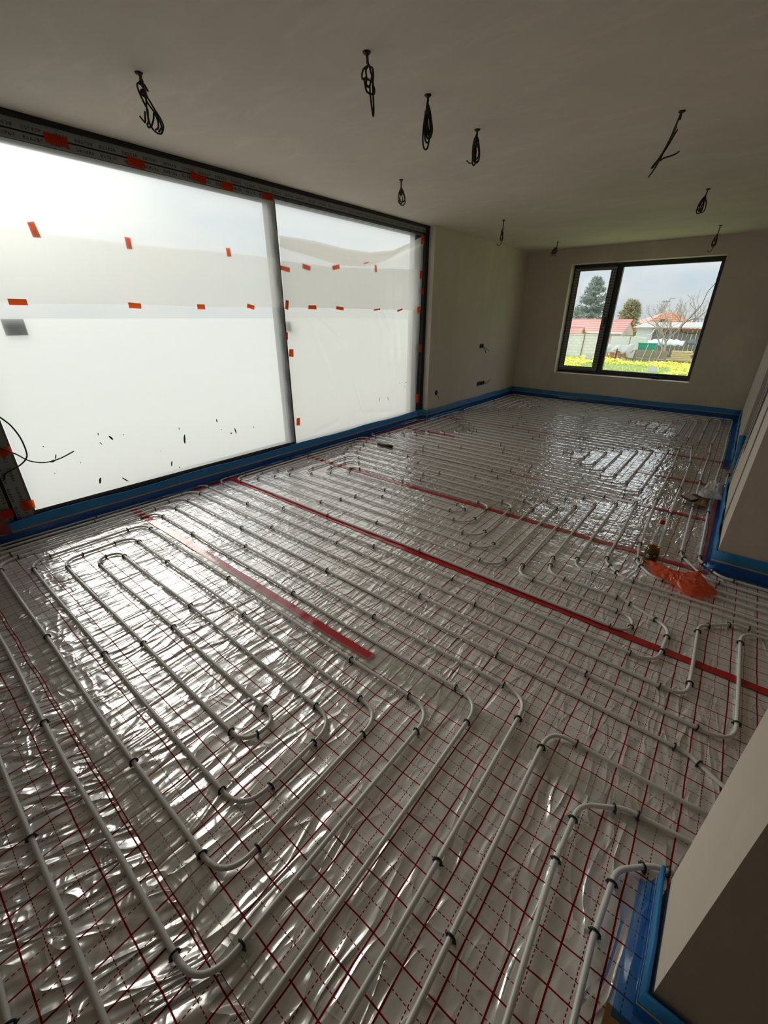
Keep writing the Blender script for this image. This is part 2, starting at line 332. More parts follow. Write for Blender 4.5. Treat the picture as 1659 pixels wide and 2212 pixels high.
struct(B(((-4.0, YN-.2, -.03), (XE, YN, ZC))).build('wall_back', 'wall'), 'plastered wall behind the viewer')
struct(B(((XE, YN-.2, -.03), (XE+.2, YF, ZC))).build('wall_side', 'wall'), 'plastered wall closing the side passage')
# rough steel frame of the doorway in the right wall
dt = B(((.33, 4.865, -.02), (.355, 4.90, 2.06)), ((.215, 4.852, -.02), (.23, 4.868, 2.06)), ((.31, 5.70, -.02), (.35, 5.735, 2.06)), ((.215, 4.85, 2.045), (.35, 5.74, 2.075))).build('trim_1', 'steelgrey'); struct(dt, 'thin steel door lining in the right doorway')

o = MB().prism([(XR-.002, 3.80, 2.585), (XR-.002, 4.55, 2.585), (XR-.002, 4.50, .52), (XR-.002, 4.40, .50)], (.001, 0, 0)).build('trim_2', 'black'); struct(o, 'flat black panel painting in the shade of a slot in the right wall')  # flat black sheet on the wall face; the slot's darkness is painted
o = B(((XR-.006, 3.62, .16), (XR-.001, 3.66, 2.59)), ((XR-.006, 4.62, .16), (XR-.001, 4.68, 2.59))).build('trim_3', 'steelgrey'); struct(o, 'thin steel profiles on the right wall beside the black panel')

# ---- window in the far wall
win = struct(empty('window_1', ((WX0+WX1)/2, 9.08, WZ0)), 'wide dark-framed garden window')
def wpart(name, m, mat): 
    o = m.build(name, mat, None); o.parent = win; o.matrix_parent_inverse = Matrix.Translation(-Vector(win.location)); return o
y0, y1 = 9.04, 9.12; fx0, fx1, fz0, fz1 = WX0-.01, WX1+.01, WZ0-.01, WZ1+.01
wpart('frame', B(((fx0, y0, fz0), (-2.812, y1, fz1)), ((-.672, y0, fz0), (fx1, y1, fz1)), ((-2.812, y0, fz0), (-.672, y1, .588)), ((-2.812, y0, 2.282), (-.672, y1, fz1)), ((-2.135, y0, .588), (-2.04, y1, 2.282))), 'alu')
sx0, sx1, sz0, sz1 = -2.832, -2.128, .562, 2.296
sash = wpart('sash', B(((sx0, y0-.022, sz0), (-2.745, y0-.001, sz1)), ((-2.212, y0-.022, sz0), (sx1, y0-.001, sz1)), ((-2.745, y0-.022, sz0), (-2.212, y0-.001, .622)), ((-2.745, y0-.022, 2.246), (-2.212, y0-.001, sz1))), 'aluf')
hd = MB().box((-2.170, y0-.035, 1.40), (-2.145, y0-.022, 1.50)).tube([(-2.158, y0-.038, 1.485), (-2.158, y0-.055, 1.48), (-2.158, y0-.057, 1.35)], .009, 8).build('handle', 'alu', None); hd.parent = sash
wpart('pane', B(((-2.75, y0+.02, .615), (-2.205, y0+.028, 2.252))), 'glass'); wpart('pane', B(((-2.045, y0+.02, .582), (-.667, y0+.028, 2.288))), 'glass')
wpart('gasket', B(((-2.749, y0-.0225, .620), (-2.739, y0-.018, 2.248)), ((-2.218, y0-.0225, .620), (-2.209, y0-.018, 2.248)), ((-2.749, y0-.0225, .617), (-2.209, y0-.018, .628)), ((sx1-.002, y0-.024, sz0), (sx1+.012, y0-.0, sz1))), 'black')
for (a, b_, lb) in (((-2.371, .762), (-2.257, .849), 'small grey sticker low on the narrow window pane'), ((-1.28, .612), (-1.157, .71), 'small grey sticker at the bottom of the wide window pane')):
    o = B(((a[0], y0+.014, a[1]), (b_[0], y0+.0185, b_[1]))).build('glass_sticker', 'stickerw'); tag(o, lb, 'sticker', 'stickers on the glass')
m = MB()
for k in range(7):
    t0 = k*.9; cx, cz = -1.10+.05*math.cos(t0*1.7), WZ0+.022+.006*(k % 3)
    m.tube(smooth_path([(cx+.055*math.cos(t0+a), 8.95+.028*math.sin(t0+a*1.3), cz+.012*math.sin(a*2+k)) for a in (0, 1.1, 2.2, 3.3, 4.4, 5.5)], 5), .009, 6)
tag(m.build('rag', 'navy', None, True), 'crumpled navy rag lying on the window sill', 'rag')
m = MB().tube(smooth_path([(-.66, 9.20, 2.03), (-.75, 9.22, 1.87), (-.79, 9.23, 1.67), (-.91, 9.23, 1.46), (-.975, 9.23, 1.35), (-.94, 9.23, 1.27), (-.84, 9.23, 1.25), (-.70, 9.22, 1.26)], 6), .0045, 6)
m.tube(smooth_path([(-.70, 9.22, 1.47), (-.83, 9.23, 1.47), (-.94, 9.23, 1.42), (-.98, 9.23, 1.33)], 6), .0045, 6)
tag(m.build('outdoor_wire', 'cable', None, True), 'thin black wire dangling outside the window', 'wire')

# ---- sliding door in the left wall
XD = -3.78
door = struct(empty('door_1', (XD, 2.95, 0)), 'wide sliding glass door taped over with plastic sheets')
def dpart(name, m, mat):
    o = m.build(name, mat, None); o.parent = door; o.matrix_parent_inverse = Matrix.Translation(-Vector(door.location)); return o
dpart('top_gasket', B(((-4.0, .27, 2.568), (XD+.012, 5.60, ZC-.001))), 'black')
dpart('top_track', B(((-3.95, .27, 2.515), (XD+.004, 5.585, 2.568))), 'aluf')
dpart('track_groove', B(((-3.95, .27, 2.506), (XD-.006, 5.585, 2.515))), 'black')
dpart('panel_top_rail', B(((-3.86, .30, 2.462), (XD, 3.022, 2.506))), 'aluf')
dpart('panel_top_edge', B(((-3.86, .30, 2.445), (XD-.004, 3.022, 2.462))), 'black')
dpart('back_top_rail', B(((-3.95, 3.022, 2.487), (XD-.03, 5.52, 2.506))), 'aluf')
dpart('side_stile', B(((-3.95, .27, .02), (XD-.005, .405, 2.506))), 'alufv')
dpart('stile_groove', B(((-3.95, .405, .02), (XD-.02, .425, 2.462))), 'black')
dpart('panel_stile', B(((-3.86, .425, .06), (XD, .525, 2.462))), 'alufv'); dpart('stile_edge', B(((-3.86, .525, .06), (XD-.004, .540, 2.445))), 'browned')
dpart('meeting_stile', B(((-3.86, 2.935, .06), (XD-.012, 2.995, 2.445))), 'alufv'); dpart('meeting_edge', B(((-3.87, 2.995, .06), (XD+.004, 3.022, 2.462))), 'browned')
dpart('panel_bottom_rail', B(((-3.86, .54, .06), (XD, 2.935, .187))), 'alu')
dpart('back_bottom_rail', B(((-3.95, 3.022, .0), (-3.87, 5.52, .12))), 'alu')
dpart('far_stile', B(((-3.95, 5.52, .02), (XD+.008, 5.60, 2.568))), 'black'); dpart('far_panel_stile', B(((-3.95, 5.40, .02), (-3.86, 5.52, 2.487))), 'alufv')
dpart('threshold', B(((-4.0, .27, -.03), (XD+.01, 5.60, .02))), 'alu')
dpart('pane', B(((-3.835, .54, .187), (-3.823, 2.935, 2.445))), 'glass'); dpart('pane', B(((-3.93, 3.022, .12), (-3.918, 5.40, 2.487))), 'glass')
for (ya, yb, za, zb, X, lb) in ((.735, .855, 1.375, 1.475, -3.822, 'square grey sticker behind the plastic sheet of the near door panel'), (3.095, 3.185, 1.345, 1.445, -3.905, 'square grey sticker behind the plastic sheet of the far door panel')):
    tag(B(((X, ya, za), (X+.003, yb, zb))).build('door_sticker', 'sticker'), lb, 'sticker', 'stickers on the glass')

# ---- polythene sheets over the door
def film_sheet(name, ya, yb, zlo, zhi, x, mat, label, amp=.008, wy=3.0, wz=2.0, seed=0, ny=60, nz=50, extra=None):
    """zlo / zhi: functions of y; x bulges softly"""
    P = []
    for j in range(nz+1):
        row = []
        for i in range(ny+1):
            y = ya+(yb-ya)*i/ny; a, b = zlo(y), zhi(y); t = j/nz; z = a+(b-a)*t
            e = math.sin(math.pi*min(1, max(0, i/ny)))**.35*math.sin(math.pi*min(1, max(.02, t)))**.3
            d = amp*(float(vnoise(np.array([y*wy+seed]), np.array([z*wz+seed*3]))[0])*2-.6)*max(e, .25)
            if extra: d += extra(y, z)
            row.append((x+d, y, z))
        P.append(row)
    o = MB().grid(P).build(name, mat, None, True); tag(o, label, 'plastic sheet', 'plastic sheets over the door'); return o
def side_lift(y, z):                     # the sheet stands off the stile and pulls into slanting folds beside it
    a = max(0, (y-2.55)/.45); return .018*a+.006*a*math.sin((y*1.6+z)*22)
s1 = film_sheet('plastic_sheet', .545, 2.985, lambda y: .19, lambda y: 1.995+.01*math.sin(y*3), XD+.010, 'film', 'white plastic sheet over the lower part of the near door panel', .010, 1.2, .8, 5, extra=side_lift)
s2 = film_sheet('plastic_sheet', .545, 2.985, lambda y: 1.572+.004*math.sin(y*5), lambda y: 2.452, XD+.022, 'film', 'white plastic sheet over the upper part of the near door panel', .009, 1.0, .8, 15, extra=side_lift)
def swoop(y):
    xs = [3.02, 3.49, 3.90, 4.36, 4.81, 5.15, 5.42]; zs = [2.197, 2.203, 2.178, 2.183, 2.249, 2.359, 2.462]
    return float(np.interp(y, xs, zs))
def folds(y, z):
    f = .012*math.sin(y*34+z*3)*max(0, (y-4.1)/1.3)*max(0, 1.5-z)*.8
    for (ya, za, yb, zb) in ((3.42, 1.5, 3.95, 1.12), (4.48, 1.55, 4.65, 1.13), (4.60, 1.55, 4.80, 1.3), (3.3, 1.5, 3.8, .5), (3.9, .9, 4.2, .25), (4.1, .33, 4.9, .23), (3.3, .22, 3.75, .30)):
        dx, dz = yb-ya, zb-za; L = dx*dx+dz*dz; t = min(1, max(0, ((y-ya)*dx+(z-za)*dz)/L)); dd = math.hypot(y-ya-t*dx, z-za-t*dz)
        f += .020*math.exp(-(dd/.022)**2)*(1-abs(2*t-1)**3)
    return f
s3 = film_sheet('plastic_sheet', 3.03, 5.50, lambda y: .12, lambda y: 2.485, -3.868, 'film', 'taut white plastic sheet at the back of the far door panel', .004, 1, 1, 25, 40, 30)
s4 = film_sheet('plastic_sheet', 3.03, 5.46, lambda y: .05, lambda y: 1.99+.09*max(0, (y-3.8)/1.6), XD-.008, 'filmwr', 'creased white plastic sheet over the lower part of the far door panel', .016, 2.5, 2.2, 35, 110, 90, extra=folds)
s5 = film_sheet('plastic_sheet', 3.03, 5.46, lambda y: 1.578, swoop, XD+.006, 'filmwr', 'sagging plastic sheet with a curved top edge over the far door panel', .014, 2.0, 2.2, 45, 70, 30, extra=lambda y, z: .016*math.exp(-((swoop(y)-.05-z)/.03)**2))
# rolled hem hanging along the curved top of the sagging sheet
P = []
for i in range(41):
    y = 3.03+2.15*i/40; zt = swoop(y)-.01; zb = zt-.15*max(.15, math.sin(math.pi*min(1, (i+8)/48)))
    P.append([(XD-.02-.012*math.sin(k/6*math.pi)-.004*math.sin(y*9), y, zt+(zb-zt)*k/6) for k in range(7)])
o = MB().grid(P).build('fold', 'film2', s5, True)
# small dark flecks on the sheets
def flecks(parent, x, spots):
    for (y, z, wd, ht, an) in spots:
        n = 7; pts = [(x, y+(wd*(.75+.25*random.random())*math.cos(2*math.pi*k/n))*math.cos(an)-(ht*math.sin(2*math.pi*k/n))*math.sin(an), z+wd*math.cos(2*math.pi*k/n)*math.sin(an)+ht*(.8+.2*random.random())*math.sin(2*math.pi*k/n)*math.cos(an)) for k in range(n)]
        MB().prism(pts, (.0015, 0, 0)).build('dark_fleck', 'fleck', parent)
flecks(s1, XD+.033, [(1.15, .614, .009, .026, .5), (1.73, .481, .010, .050, -.15), (2.07, .591, .006, .020, .1), (2.25, .457, .007, .034, .15), (1.57, .290, .007, .028, -.25), (.99, .296, .010, .030, -.3), (1.17, .252, .006, .034, .7), (.735, .525, .018, .010, .3), (.76, .55, .004, .024, -.3), (.71, .641, .005, .005, 0), (1.07, .585, .004, .014, .5), (1.70, .583, .003, .014, 0), (2.20, .443, .012, .006, .2), (2.46, .455, .007, .005, .4), (1.07, .66, .004, .010, 0), (1.245, .62, .004, .004, 0), (2.10, .50, .004, .007, 0), (.72, .43, .004, .004, 0), (1.50, .42, .003, .003, 0), (1.63, .24, .005, .006, .3), (.90, .47, .003, .004, .2)])
flecks(s4, XD+.032, [(4.50, .462, .005, .034, .15), (4.69, .444, .005, .028, .2), (5.11, .620, .010, .010, .4), (5.08, .56, .004, .016, 0), (4.95, .63, .006, .003, .2), (4.80, .70, .003, .003, 0)])
# ---- orange tape pieces
def tape_piece(y, z, wy, wz, x, an, label, lift=.0015):
    c = Vector((x, y, z)); e = Vector((0, math.cos(an), math.sin(an))); n_ = Vector((0, -math.sin(an), math.cos(an)))
    k = random.uniform(-.1, .1); pts = [c-e*wy/2-n_*wz/2*(1+k), c+e*wy/2*(1-k)-n_*wz/2, c+e*wy/2+n_*wz/2*(1-k), c-e*wy/2*(1+k)+n_*wz/2]
    P = [[pts[0].lerp(pts[1], i/4)+Vector((.003*math.sin(i*1.7), 0, 0)) for i in range(5)], [pts[3].lerp(pts[2], i/4)+Vector((.003*math.sin(i*1.9+1), 0, 0)) for i in range(5)]]
    o = MB().grid(P).build('tape_piece', 'orange'); tag(o, label, 'tape', 'orange tape pieces on the door'); return o
ords = ['first', 'second', 'third', 'fourth', 'fifth', 'sixth', 'seventh']
for i, (y, z, a, b, an) in enumerate([(1.32, 2.509, .125, .05, -.02), (1.80, 2.492, .115, .055, -.05), (2.27, 2.495, .13, .050, -.12), (2.53, 2.487, .105, .055, 0), (2.945, 2.484, .11, .05, 0)]):
    tape_piece(y, z, a, b, XD+.010, an, 'orange tape on the door top rail, %s from the left' % ords[i])
for i, (y, z, a, b, an) in enumerate([(1.05, 1.994, .042, .085, .15), (1.62, 1.984, .04, .075, 0), (2.45, 2.003, .042, .065, .12)]):
    tape_piece(y, z, a, b, XD+.017, an, 'upright orange tape behind the near upper sheet, %s from the left' % ords[i])
for i, (y, z, a, b, an) in enumerate([(.84, 1.575, .098, .036, 0), (1.56, 1.567, .092, .038, -.05), (2.10, 1.567, .070, .038, 0), (2.60, 1.577, .080, .036, -.2)]):
    tape_piece(y, z, a, b, XD+.036, an, 'orange tape along the overlap of the near door sheets, %s from the left' % ords[i])
tape_piece(.50, .65, .07, .06, XD+.012, .1, 'orange tape on the near door stile beside the loose cable'); tape_piece(.512, .243, .072, .068, XD+.016, 0, 'orange tape at the bottom corner of the near door stile')
for i, (y, z, a, b, an) in enumerate([(3.07, 1.923, .13, .040, -.12), (3.36, 1.957, .11, .045, -.15), (3.79, 1.989, .115, .042, .2), (4.30, 2.07, .09, .012, .2), (4.47, 2.024, .04, .075, .1)]):
    tape_piece(y, z, a, b, XD-.001, an, 'orange tape in the upper row on the far door sheet, %s from the left' % ords[i])
for i, (y, z, a, b, an) in enumerate([(3.04, 1.60, .04, .085, -.2), (3.38, 1.583, .115, .038, 0), (3.80, 1.579, .12, .034, -.1), (4.46, 1.573, .13, .018, .1), (4.94, 1.573, .12, .022, .2)]):
    tape_piece(y, z, a, b, XD+.026, an, 'orange tape in the lower row on the far door sheet, %s from the left' % ords[i])
for (y, z, a, b, lb) in ((3.005, 1.309, .03, .07, 'dark orange tape wrapped on the meeting stile'), (3.045, 1.14, .06, .075, 'orange tape at mid height beside the meeting stile'), (3.06, .402, .05, .085, 'orange tape low down beside the meeting stile')):
    tape_piece(y, z, a, b, XD+.022, -.1, lb)
for i, (y, z, a, b, an) in enumerate([(5.42, 2.424, .07, .10, 0), (5.41, 2.02, .06, .10, 0), (5.46, 1.819, .06, .07, 0), (5.38, 1.577, .075, .085, .1), (5.455, 1.072, .065, .11, 0), (5.42, .346, .075, .13, .05)]):
    tape_piece(y, z, a, b, XD+.024, an, 'orange tape on the far edge of the far door sheet, %s from the top' % ords[i])
# loose cable by the near stile, red sheet standing at the frame edge
m = MB().tube(smooth_path([(XD+.03, .50, .93), (XD+.06, .545, .870), (XD+.07, .575, .815), (XD+.075, .597, .728), (XD+.07, .60, .628), (XD+.05, .585, .579), (XD+.03, .54, .538), (XD+.012, .46, .50), (XD+.008, .44, .46)], 8), .005, 7)
m.tube(smooth_path([(XD+.01, .45, .70), (XD+.05, .54, .631), (XD+.06, .60, .567), (XD+.065, .68, .535), (XD+.07, .77, .542), (XD+.075, .87, .576)], 8), .0045, 7)
tag(m.build('loose_cable', 'cable', None, True), 'thin black cable looping out beside the near door stile', 'cable')
P = [[(XL+.01+.01*math.sin(i*1.3+j), -.2+.56*i/8-.06*j/6, .10+.55*j/6+.02*math.sin(i*2.0)) for i in range(9)] for j in range(7)]
o = MB().grid(P).build('red_sheet', 'redtarp', None, True); solidify(o, .003); tag(o, 'dark red plastic sheet at the far left edge by the door frame', 'sheet')
o = MB().box((XD+.012, .10, .19), (XD+.03, .41, .245)).build('floor_tape', 'orange'); tag(o, 'wide orange tape strip at the foot of the door frame', 'tape')

# ------------------------------------------------------------------ foil sheets on the floor
Y_SEAMS = [-1.45, .105, 1.15, 2.10, 3.09, 4.03, 4.98, 5.96, 6.95, 7.90, 8.80]
where = ['nearest the viewer, under the first clear tape seam', 'with the near pipe spiral on it', 'just beyond the short wide red tape', 'beyond the long red tape running to the passage', 'in front of the black pipe sleeve', 'under the middle spiral', 'beside the plastered wall corner', 'in front of the far spiral', 'under the middle of the far spiral', 'along the window wall']
def foil_sheet(i, ya, yb):
    step = .014 if yb < 2.2 else .02 if yb < 4.1 else .03
    xs = np.arange(-3.80, XE-.02 if yb < 3.2 else .75, step); ys = np.linspace(ya-.01, yb, int((yb-ya)/step)+2)
    X, Y = np.meshgrid(xs, ys); Z = foil_h(X, Y)+.0004*i
    def ok(x, y):
        lim = XD+.0 if y < 5.6 else XL+.005
        if x < lim: return False
        if y < .69: return x < .9
        if y < .97: return x < .225
        if y < 3.15: return True
        if 4.86 < y < 5.73: return True
        return x < XR-.004
    n = X.shape[1]; keep = np.array([[ok(a, b) for a in xs] for b in ys])
    V = np.stack([X, Y, Z], -1).reshape(-1, 3); F = []
    idx = -np.ones(V.shape[0], int); cnt = 0; kf = keep.reshape(-1); idx[kf] = np.arange(kf.sum())
    for r_ in range(X.shape[0]-1):
        for c_ in range(n-1):
            if keep[r_, c_] and keep[r_, c_+1] and keep[r_+1, c_] and keep[r_+1, c_+1]:
                a = r_*n+c_; F.append((int(idx[a]), int(idx[a+1]), int(idx[a+n+1]), int(idx[a+n])))
    me = bpy.data.meshes.new('foil_sheet'); me.from_pydata(V[kf].tolist(), [], F); me.polygons.foreach_set('use_smooth', [True]*len(F)); me.materials.append(MAT['foil0' if i == 0 else 'foil' if i < 2 else 'foilf' if i < 4 else 'foilff'])
    o = bpy.data.objects.new('foil_sheet', me); col.objects.link(o)
    tag(o, 'silver insulation foil with red grid print, %s' % where[i], 'foil', 'foil rolls laid across the floor'); return o
for i in range(len(Y_SEAMS)-1): foil_sheet(i, Y_SEAMS[i], Y_SEAMS[i+1])
def strip(name, mat, x0, x1, y, wd, label, cat, dz=.0022, along='x', taper=0.0):
    n = max(4, int(abs(x1-x0)/.03)); P = []
    for i in range(n+1):
        t = x0+(x1-x0)*i/n; wv = .004*math.sin(t*2.3+y)
        row = []
        for k in range(5):
            q_ = y+wv+(k/4-.5)*wd
            px, py = (t, q_) if along == 'x' else (q_, t)
            row.append((px, py, float(foil_h(px, py))*.7+dz+.0005))
        P.append(row)
    o = MB().grid(P).build(name, mat, None, True); tag(o, label, cat, 'tape strips on the floor foil'); return o
strip('red_tape', 'redtape', -3.72, -1.00, 1.150, .052, 'short wide red tape strip ending in front of the near pipe spiral', 'tape', .004)
strip('red_tape', 'redtape', -3.74, 2.2, 2.10, .050, 'long red tape strip running into the side passage', 'tape', .004)
strip('red_tape', 'redtape', -3.72, .19, 3.09, .048, 'red tape strip crossing the floor by the jar', 'tape', .004)
strip('red_tape', 'redtape', -3.70, .19, 4.04, .045, 'red tape strip under the run with the black sleeve', 'tape', .004)
strip('red_tape', 'redtape', -3.70, -2.80, 4.98, .05, 'short red tape strip near the far door stile', 'tape', .004); strip('red_tape', 'redtape', -.60, .19, 5.01, .045, 'short red tape strip on the right near the doorway', 'tape', .004)
strip('red_tape', 'redtape', -3.60, .19, 5.97, .05, 'red tape strip between the two far spirals', 'tape', .004)
strip('red_tape', 'redtape', .3, 5.55, -3.715, .07, 'red tape strip along the blue edge strip under the door', 'tape', .003, 'y')
strip('red_tape', 'redtape', 3.18, 4.80, .168, .06, 'glossy red tape strip along the foot of the right wall', 'tape', .004, 'y'); strip('red_tape', 'redtape', 5.72, 6.1, .165, .07, 'small red tape patch past the doorway on the right', 'tape', .004, 'y')
strip('clear_tape', 'cleartape', -3.70, -.48, .145, .085, 'wide clear tape over the seam in the left foreground', 'tape', .005); strip('clear_tape', 'cleartape', -1.02, .22, 1.165, .10, 'clear tape carrying on from the end of the short red tape', 'tape', .005)
strip('clear_tape', 'cleartape', -2.6, -.95, 1.11, .05, 'narrow clear tape beside the short red tape', 'tape', .0045)

# ------------------------------------------------------------------ heating pipes
PR = .0081
def rounded(pts, rad=.105):
    pts = [Vector((p[0], p[1], 0)) for p in pts]; out = [pts[0]]; arcs = []
    for i in range(1, len(pts)-1):
        a, b, c = pts[i-1], pts[i], pts[i+1]; u, v = (a-b), (c-b); lu, lv = u.length, v.length; u.normalize(); v.normalize()
        ang = u.angle(v); 
        d = min(rad/max(math.tan(ang/2), .2), lu*.497, lv*.497)
        p0, p1 = b+u*d, b+v*d; s0 = len(out)
        for k in range(9):
            t = k/8; out.append(p0*(1-t)**2+b*2*t*(1-t)*.97+p1*t*t+ (p0+p1)*.5*(2*t*(1-t)*.03))
        arcs.append((p0.copy(), -u, p1.copy(), v))
    out.append(pts[-1]); return out, arcs
def densify(path, step=.16):
    o = []
    for a, b in zip(path[:-1], path[1:]):
        n = max(1, int((b-a).length/step)); 
        for k in range(n): o.append(a.lerp(b, k/n))
    o.append(path[-1]); return o
clip_mesh = None
def make_clip_mesh():
    m = MB(); Rc, rr = .0122, .0034
    arc = [(0, Rc*math.cos(R(a)), Rc*math.sin(R(a))+.0) for a in range(-50, 231, 20)]
    m.tube(arc, rr, 6)
    for s in (-1, 1): m.tube([(0, s*.0095, -.005), (0, s*.0130, -.009), (0, s*.0165, -.0065)], .0024, 5)
    m.box((-.004, -.0125, -.0095), (.004, .0125, -.0078))
    me = bpy.data.meshes.new('clip'); me.from_pydata(m.v, [], m.f); me.polygons.foreach_set('use_smooth', [True]*len(m.f)); me.materials.append(MAT['clip']); return me
clip_mesh = make_clip_mesh()
def pipe(points, label, rad=.105, clips=None, gap=.95, seed=1, bendclips=True, clipx=None):
    rnd = random.Random(seed); path, arcs = rounded(points, rad); path = densify(path)
    P = []
    for i, p in enumerate(path):
        wob = .0035*math.sin(p.x*2.1+p.y*5.3+seed)+.003*math.sin(p.x*4.7-p.y*1.9)
        P.append(Vector((p.x+(.0035*math.sin(p.y*2.9+p.x*4+seed)), p.y+wob, PR+.0025+.0015*math.sin(p.x*3+p.y*2))))
    root = empty('heating_pipe', (points[0][0], points[0][1], 0)); tag(root, label, 'pipe', 'white heating pipes clipped to the floor')
    tb = MB().tube(P, PR, 10).build('tube', 'pipe', None, True); tb.parent = root; tb.matrix_parent_inverse = Matrix.Translation(-Vector(root.location))
    spots = []
    inside = lambda p: p.y > -.15 and p.x < .62 and p.y < 8.9 and p.x > -3.9
    if bendclips:
        for (p0, d0, p1, d1) in arcs:
            for p, d in ((p0-d0*.015, d0), (p1+d1*.015, d1)):
                if inside(p) and not any((p-q).length < .07 for q, _ in spots): spots.append((p.copy(), d.copy()))
    ctl = [Vector((p[0], p[1], 0)) for p in points]
    for a, b in zip(ctl[:-1], ctl[1:]):
        L = (b-a).length; d = (b-a).normalized()
        if L < 1.0: continue
        k = max(1, int(round(L/gap)))
        if clipx and abs(d.x) > .9:
            ks = [key for key in clipx if abs(key-a.y) < .02]
            if ks:
                for x in clipx[ks[0]]: spots.append((Vector((x, a.y, 0)), d)) if min(a.x, b.x) < x < max(a.x, b.x) else None
                continue
        for j in range(1, k):
            p = a.lerp(b, (j+rnd.uniform(-.18, .18))/k)
            if inside(p): spots.append((p, d))
    for p, d in spots:
        # nearest point of the real tube keeps the clip on it
        q = min(P, key=lambda v: (v.x-p.x)**2+(v.y-p.y)**2); zz = q.z
        best = None
        for a, b in zip(P[:-1], P[1:]):
            ab = b-a; t = max(0, min(1, ((p.x-a.x)*ab.x+(p.y-a.y)*ab.y)/max(1e-9, ab.x**2+ab.y**2))); c = a+ab*t
            dd = (c.x-p.x)**2+(c.y-p.y)**2
            if best is None or dd < best[0]: best = (dd, c, ab)
        c, ab = best[1], best[2]
        o = bpy.data.objects.new('clip', clip_mesh); col.objects.link(o); o.parent = root
        o.location = (c.x-root.location.x, c.y-root.location.y, c.z+.0005); o.rotation_euler = (rnd.uniform(-.12, .12), rnd.uniform(-.15, .15), math.atan2(ab.y, ab.x)+rnd.uniform(-.15, .15))
    return root
N7, N6, N5, N4, N3, N2, N1 = -.262, -.117, .038, .195, .337, .487, .638
F1, F2, F3, F4, F5, F6, F7, F8 = .783, .931, 1.075, 1.237, 1.384, 1.533, 1.688, 1.830
CX = {N7: [-.9], N6: [-1.33, -.6], N5: [-1.79], N4: [-2.38, -1.34], N3: [-2.02], N2: [-1.95], N1: [-1.95], F1: [-2.05], F2: [-2.62, -1.75], F3: [-2.13, -1.07], F4: [-2.87, -1.70], F5: [-2.39, -1.19], F6: [-2.67, -1.72, -.54], F7: [-2.49, -1.1, -.17], F8: [-3.03, -1.93, -.81]}
pipe([(2.3, 2.52), (.375, 2.52), (.375, F7), (-3.68, F7), (-3.68, .2), (-3.58, .0), (-3.58, N7), (-.298, N7), (-.318, F5), (-3.535, F5), (-3.535, .25), (-3.43, N5), (-.60, N5), (-.612, F3), (-3.315, F3), (-3.315, N3), (-.875, N3), (-.888, F1), (-3.01, F1), (-3.01, N1), (-1.072, N1), (-1.085, N2), (-3.17, N2), (-3.17, F2), (-.768, F2), (-.752, N4), (-3.46, N4), (-3.46, F4), (-.475, F4), (-.462, N6), (-3.50, N6), (-3.50, .0), (-3.61, .2), (-3.61, F6), (.24, F6), (.36, 1.46), (.9, 1.40)], 'white heating pipe of the spiral nearest the viewer', .105, clipx=CX, seed=1)
pipe([(2.3, 2.57), (.36, 2.565), (.20, 2.42), (.205, F8), (-3.745, F8), (-3.745, .2), (-3.65, .05), (-3.65, -.41), (-.18, -.41), (-.195, 1.298), (.45, 1.325)], 'white heating pipe skirting the door, with a bend at front centre right', .085, clipx=CX, seed=2)
pipe([(.50, 1.215), (.10, 1.165), (-.022, 1.08), (-.028, .85), (.0, .35), (0.0, -.9)], 'white heating pipe bending towards the plastered wall end, second from the right', .09, seed=3)
pipe([(.5, 1.12), (.20, 1.045), (.115, .96), (.105, .75), (.12, .35), (.13, -.9)], 'white heating pipe closest to the plastered wall end in the foreground', .08, seed=4)
Bn = [1.965, 2.118, 2.268, 2.420, 2.553, 2.703, 2.842, 2.988]; Cf = [4.14, 4.0, 3.858, 3.712, 3.578, 3.432, 3.288, 3.145]
bl = [-3.745, -3.672, -3.595, -3.52, -3.445, -3.29, -3.15, -2.985]
pipe([(2.3, 2.70), (-.22, 2.665), (-.352, 2.80), (-.40, Cf[0]), (bl[0], Cf[0]), (bl[0], Bn[0]), (.075, Bn[0]), (.085, 2.30), (-.16, 2.418), (-.60, 2.418), (-.64, 2.60), (-.67, Cf[2]), (bl[2], Cf[2]), (bl[2], Bn[2]), (-.89, Bn[2]), (-.905, Cf[4]), (bl[4], Cf[4]), (bl[4], Bn[4]), (-1.18, Bn[4]), (-1.205, Cf[6]), (bl[6], Cf[6]), (bl[6], Bn[6]), (-1.50, Bn[6]), (-1.51, Bn[7]), (bl[7], Bn[7]), (bl[7], Cf[7]), (-1.365, Cf[7]), (-1.345, Bn[5]), (bl[5], Bn[5]), (bl[5], Cf[5]), (-1.06, Cf[5]), (-1.045, Bn[3]), (bl[3], Bn[3]), (bl[3], Cf[3]), (-.79, Cf[3]), (-.765, 2.278), (-.075, 2.278), (-.075, Bn[1]), (bl[1], Bn[1]), (bl[1], Cf[1]), (-.53, Cf[1]), (-.505, 2.60), (2.3, 2.625)], 'white heating pipe of the second spiral, beyond the long red tape', .105, seed=5, gap=1.05)
Cn = [4.28, 4.42, 4.57, 4.71, 4.86, 5.0, 5.14, 5.28]; Cg = [6.46, 6.32, 6.17, 6.02, 5.88, 5.73, 5.58, 5.43]; cl = [-3.745, -3.60, -3.47, -3.36, -3.24, -3.09, -2.94, -2.79]; crt = [-.42, -.57, -.71, -.85, -.985, -1.14, -1.30]
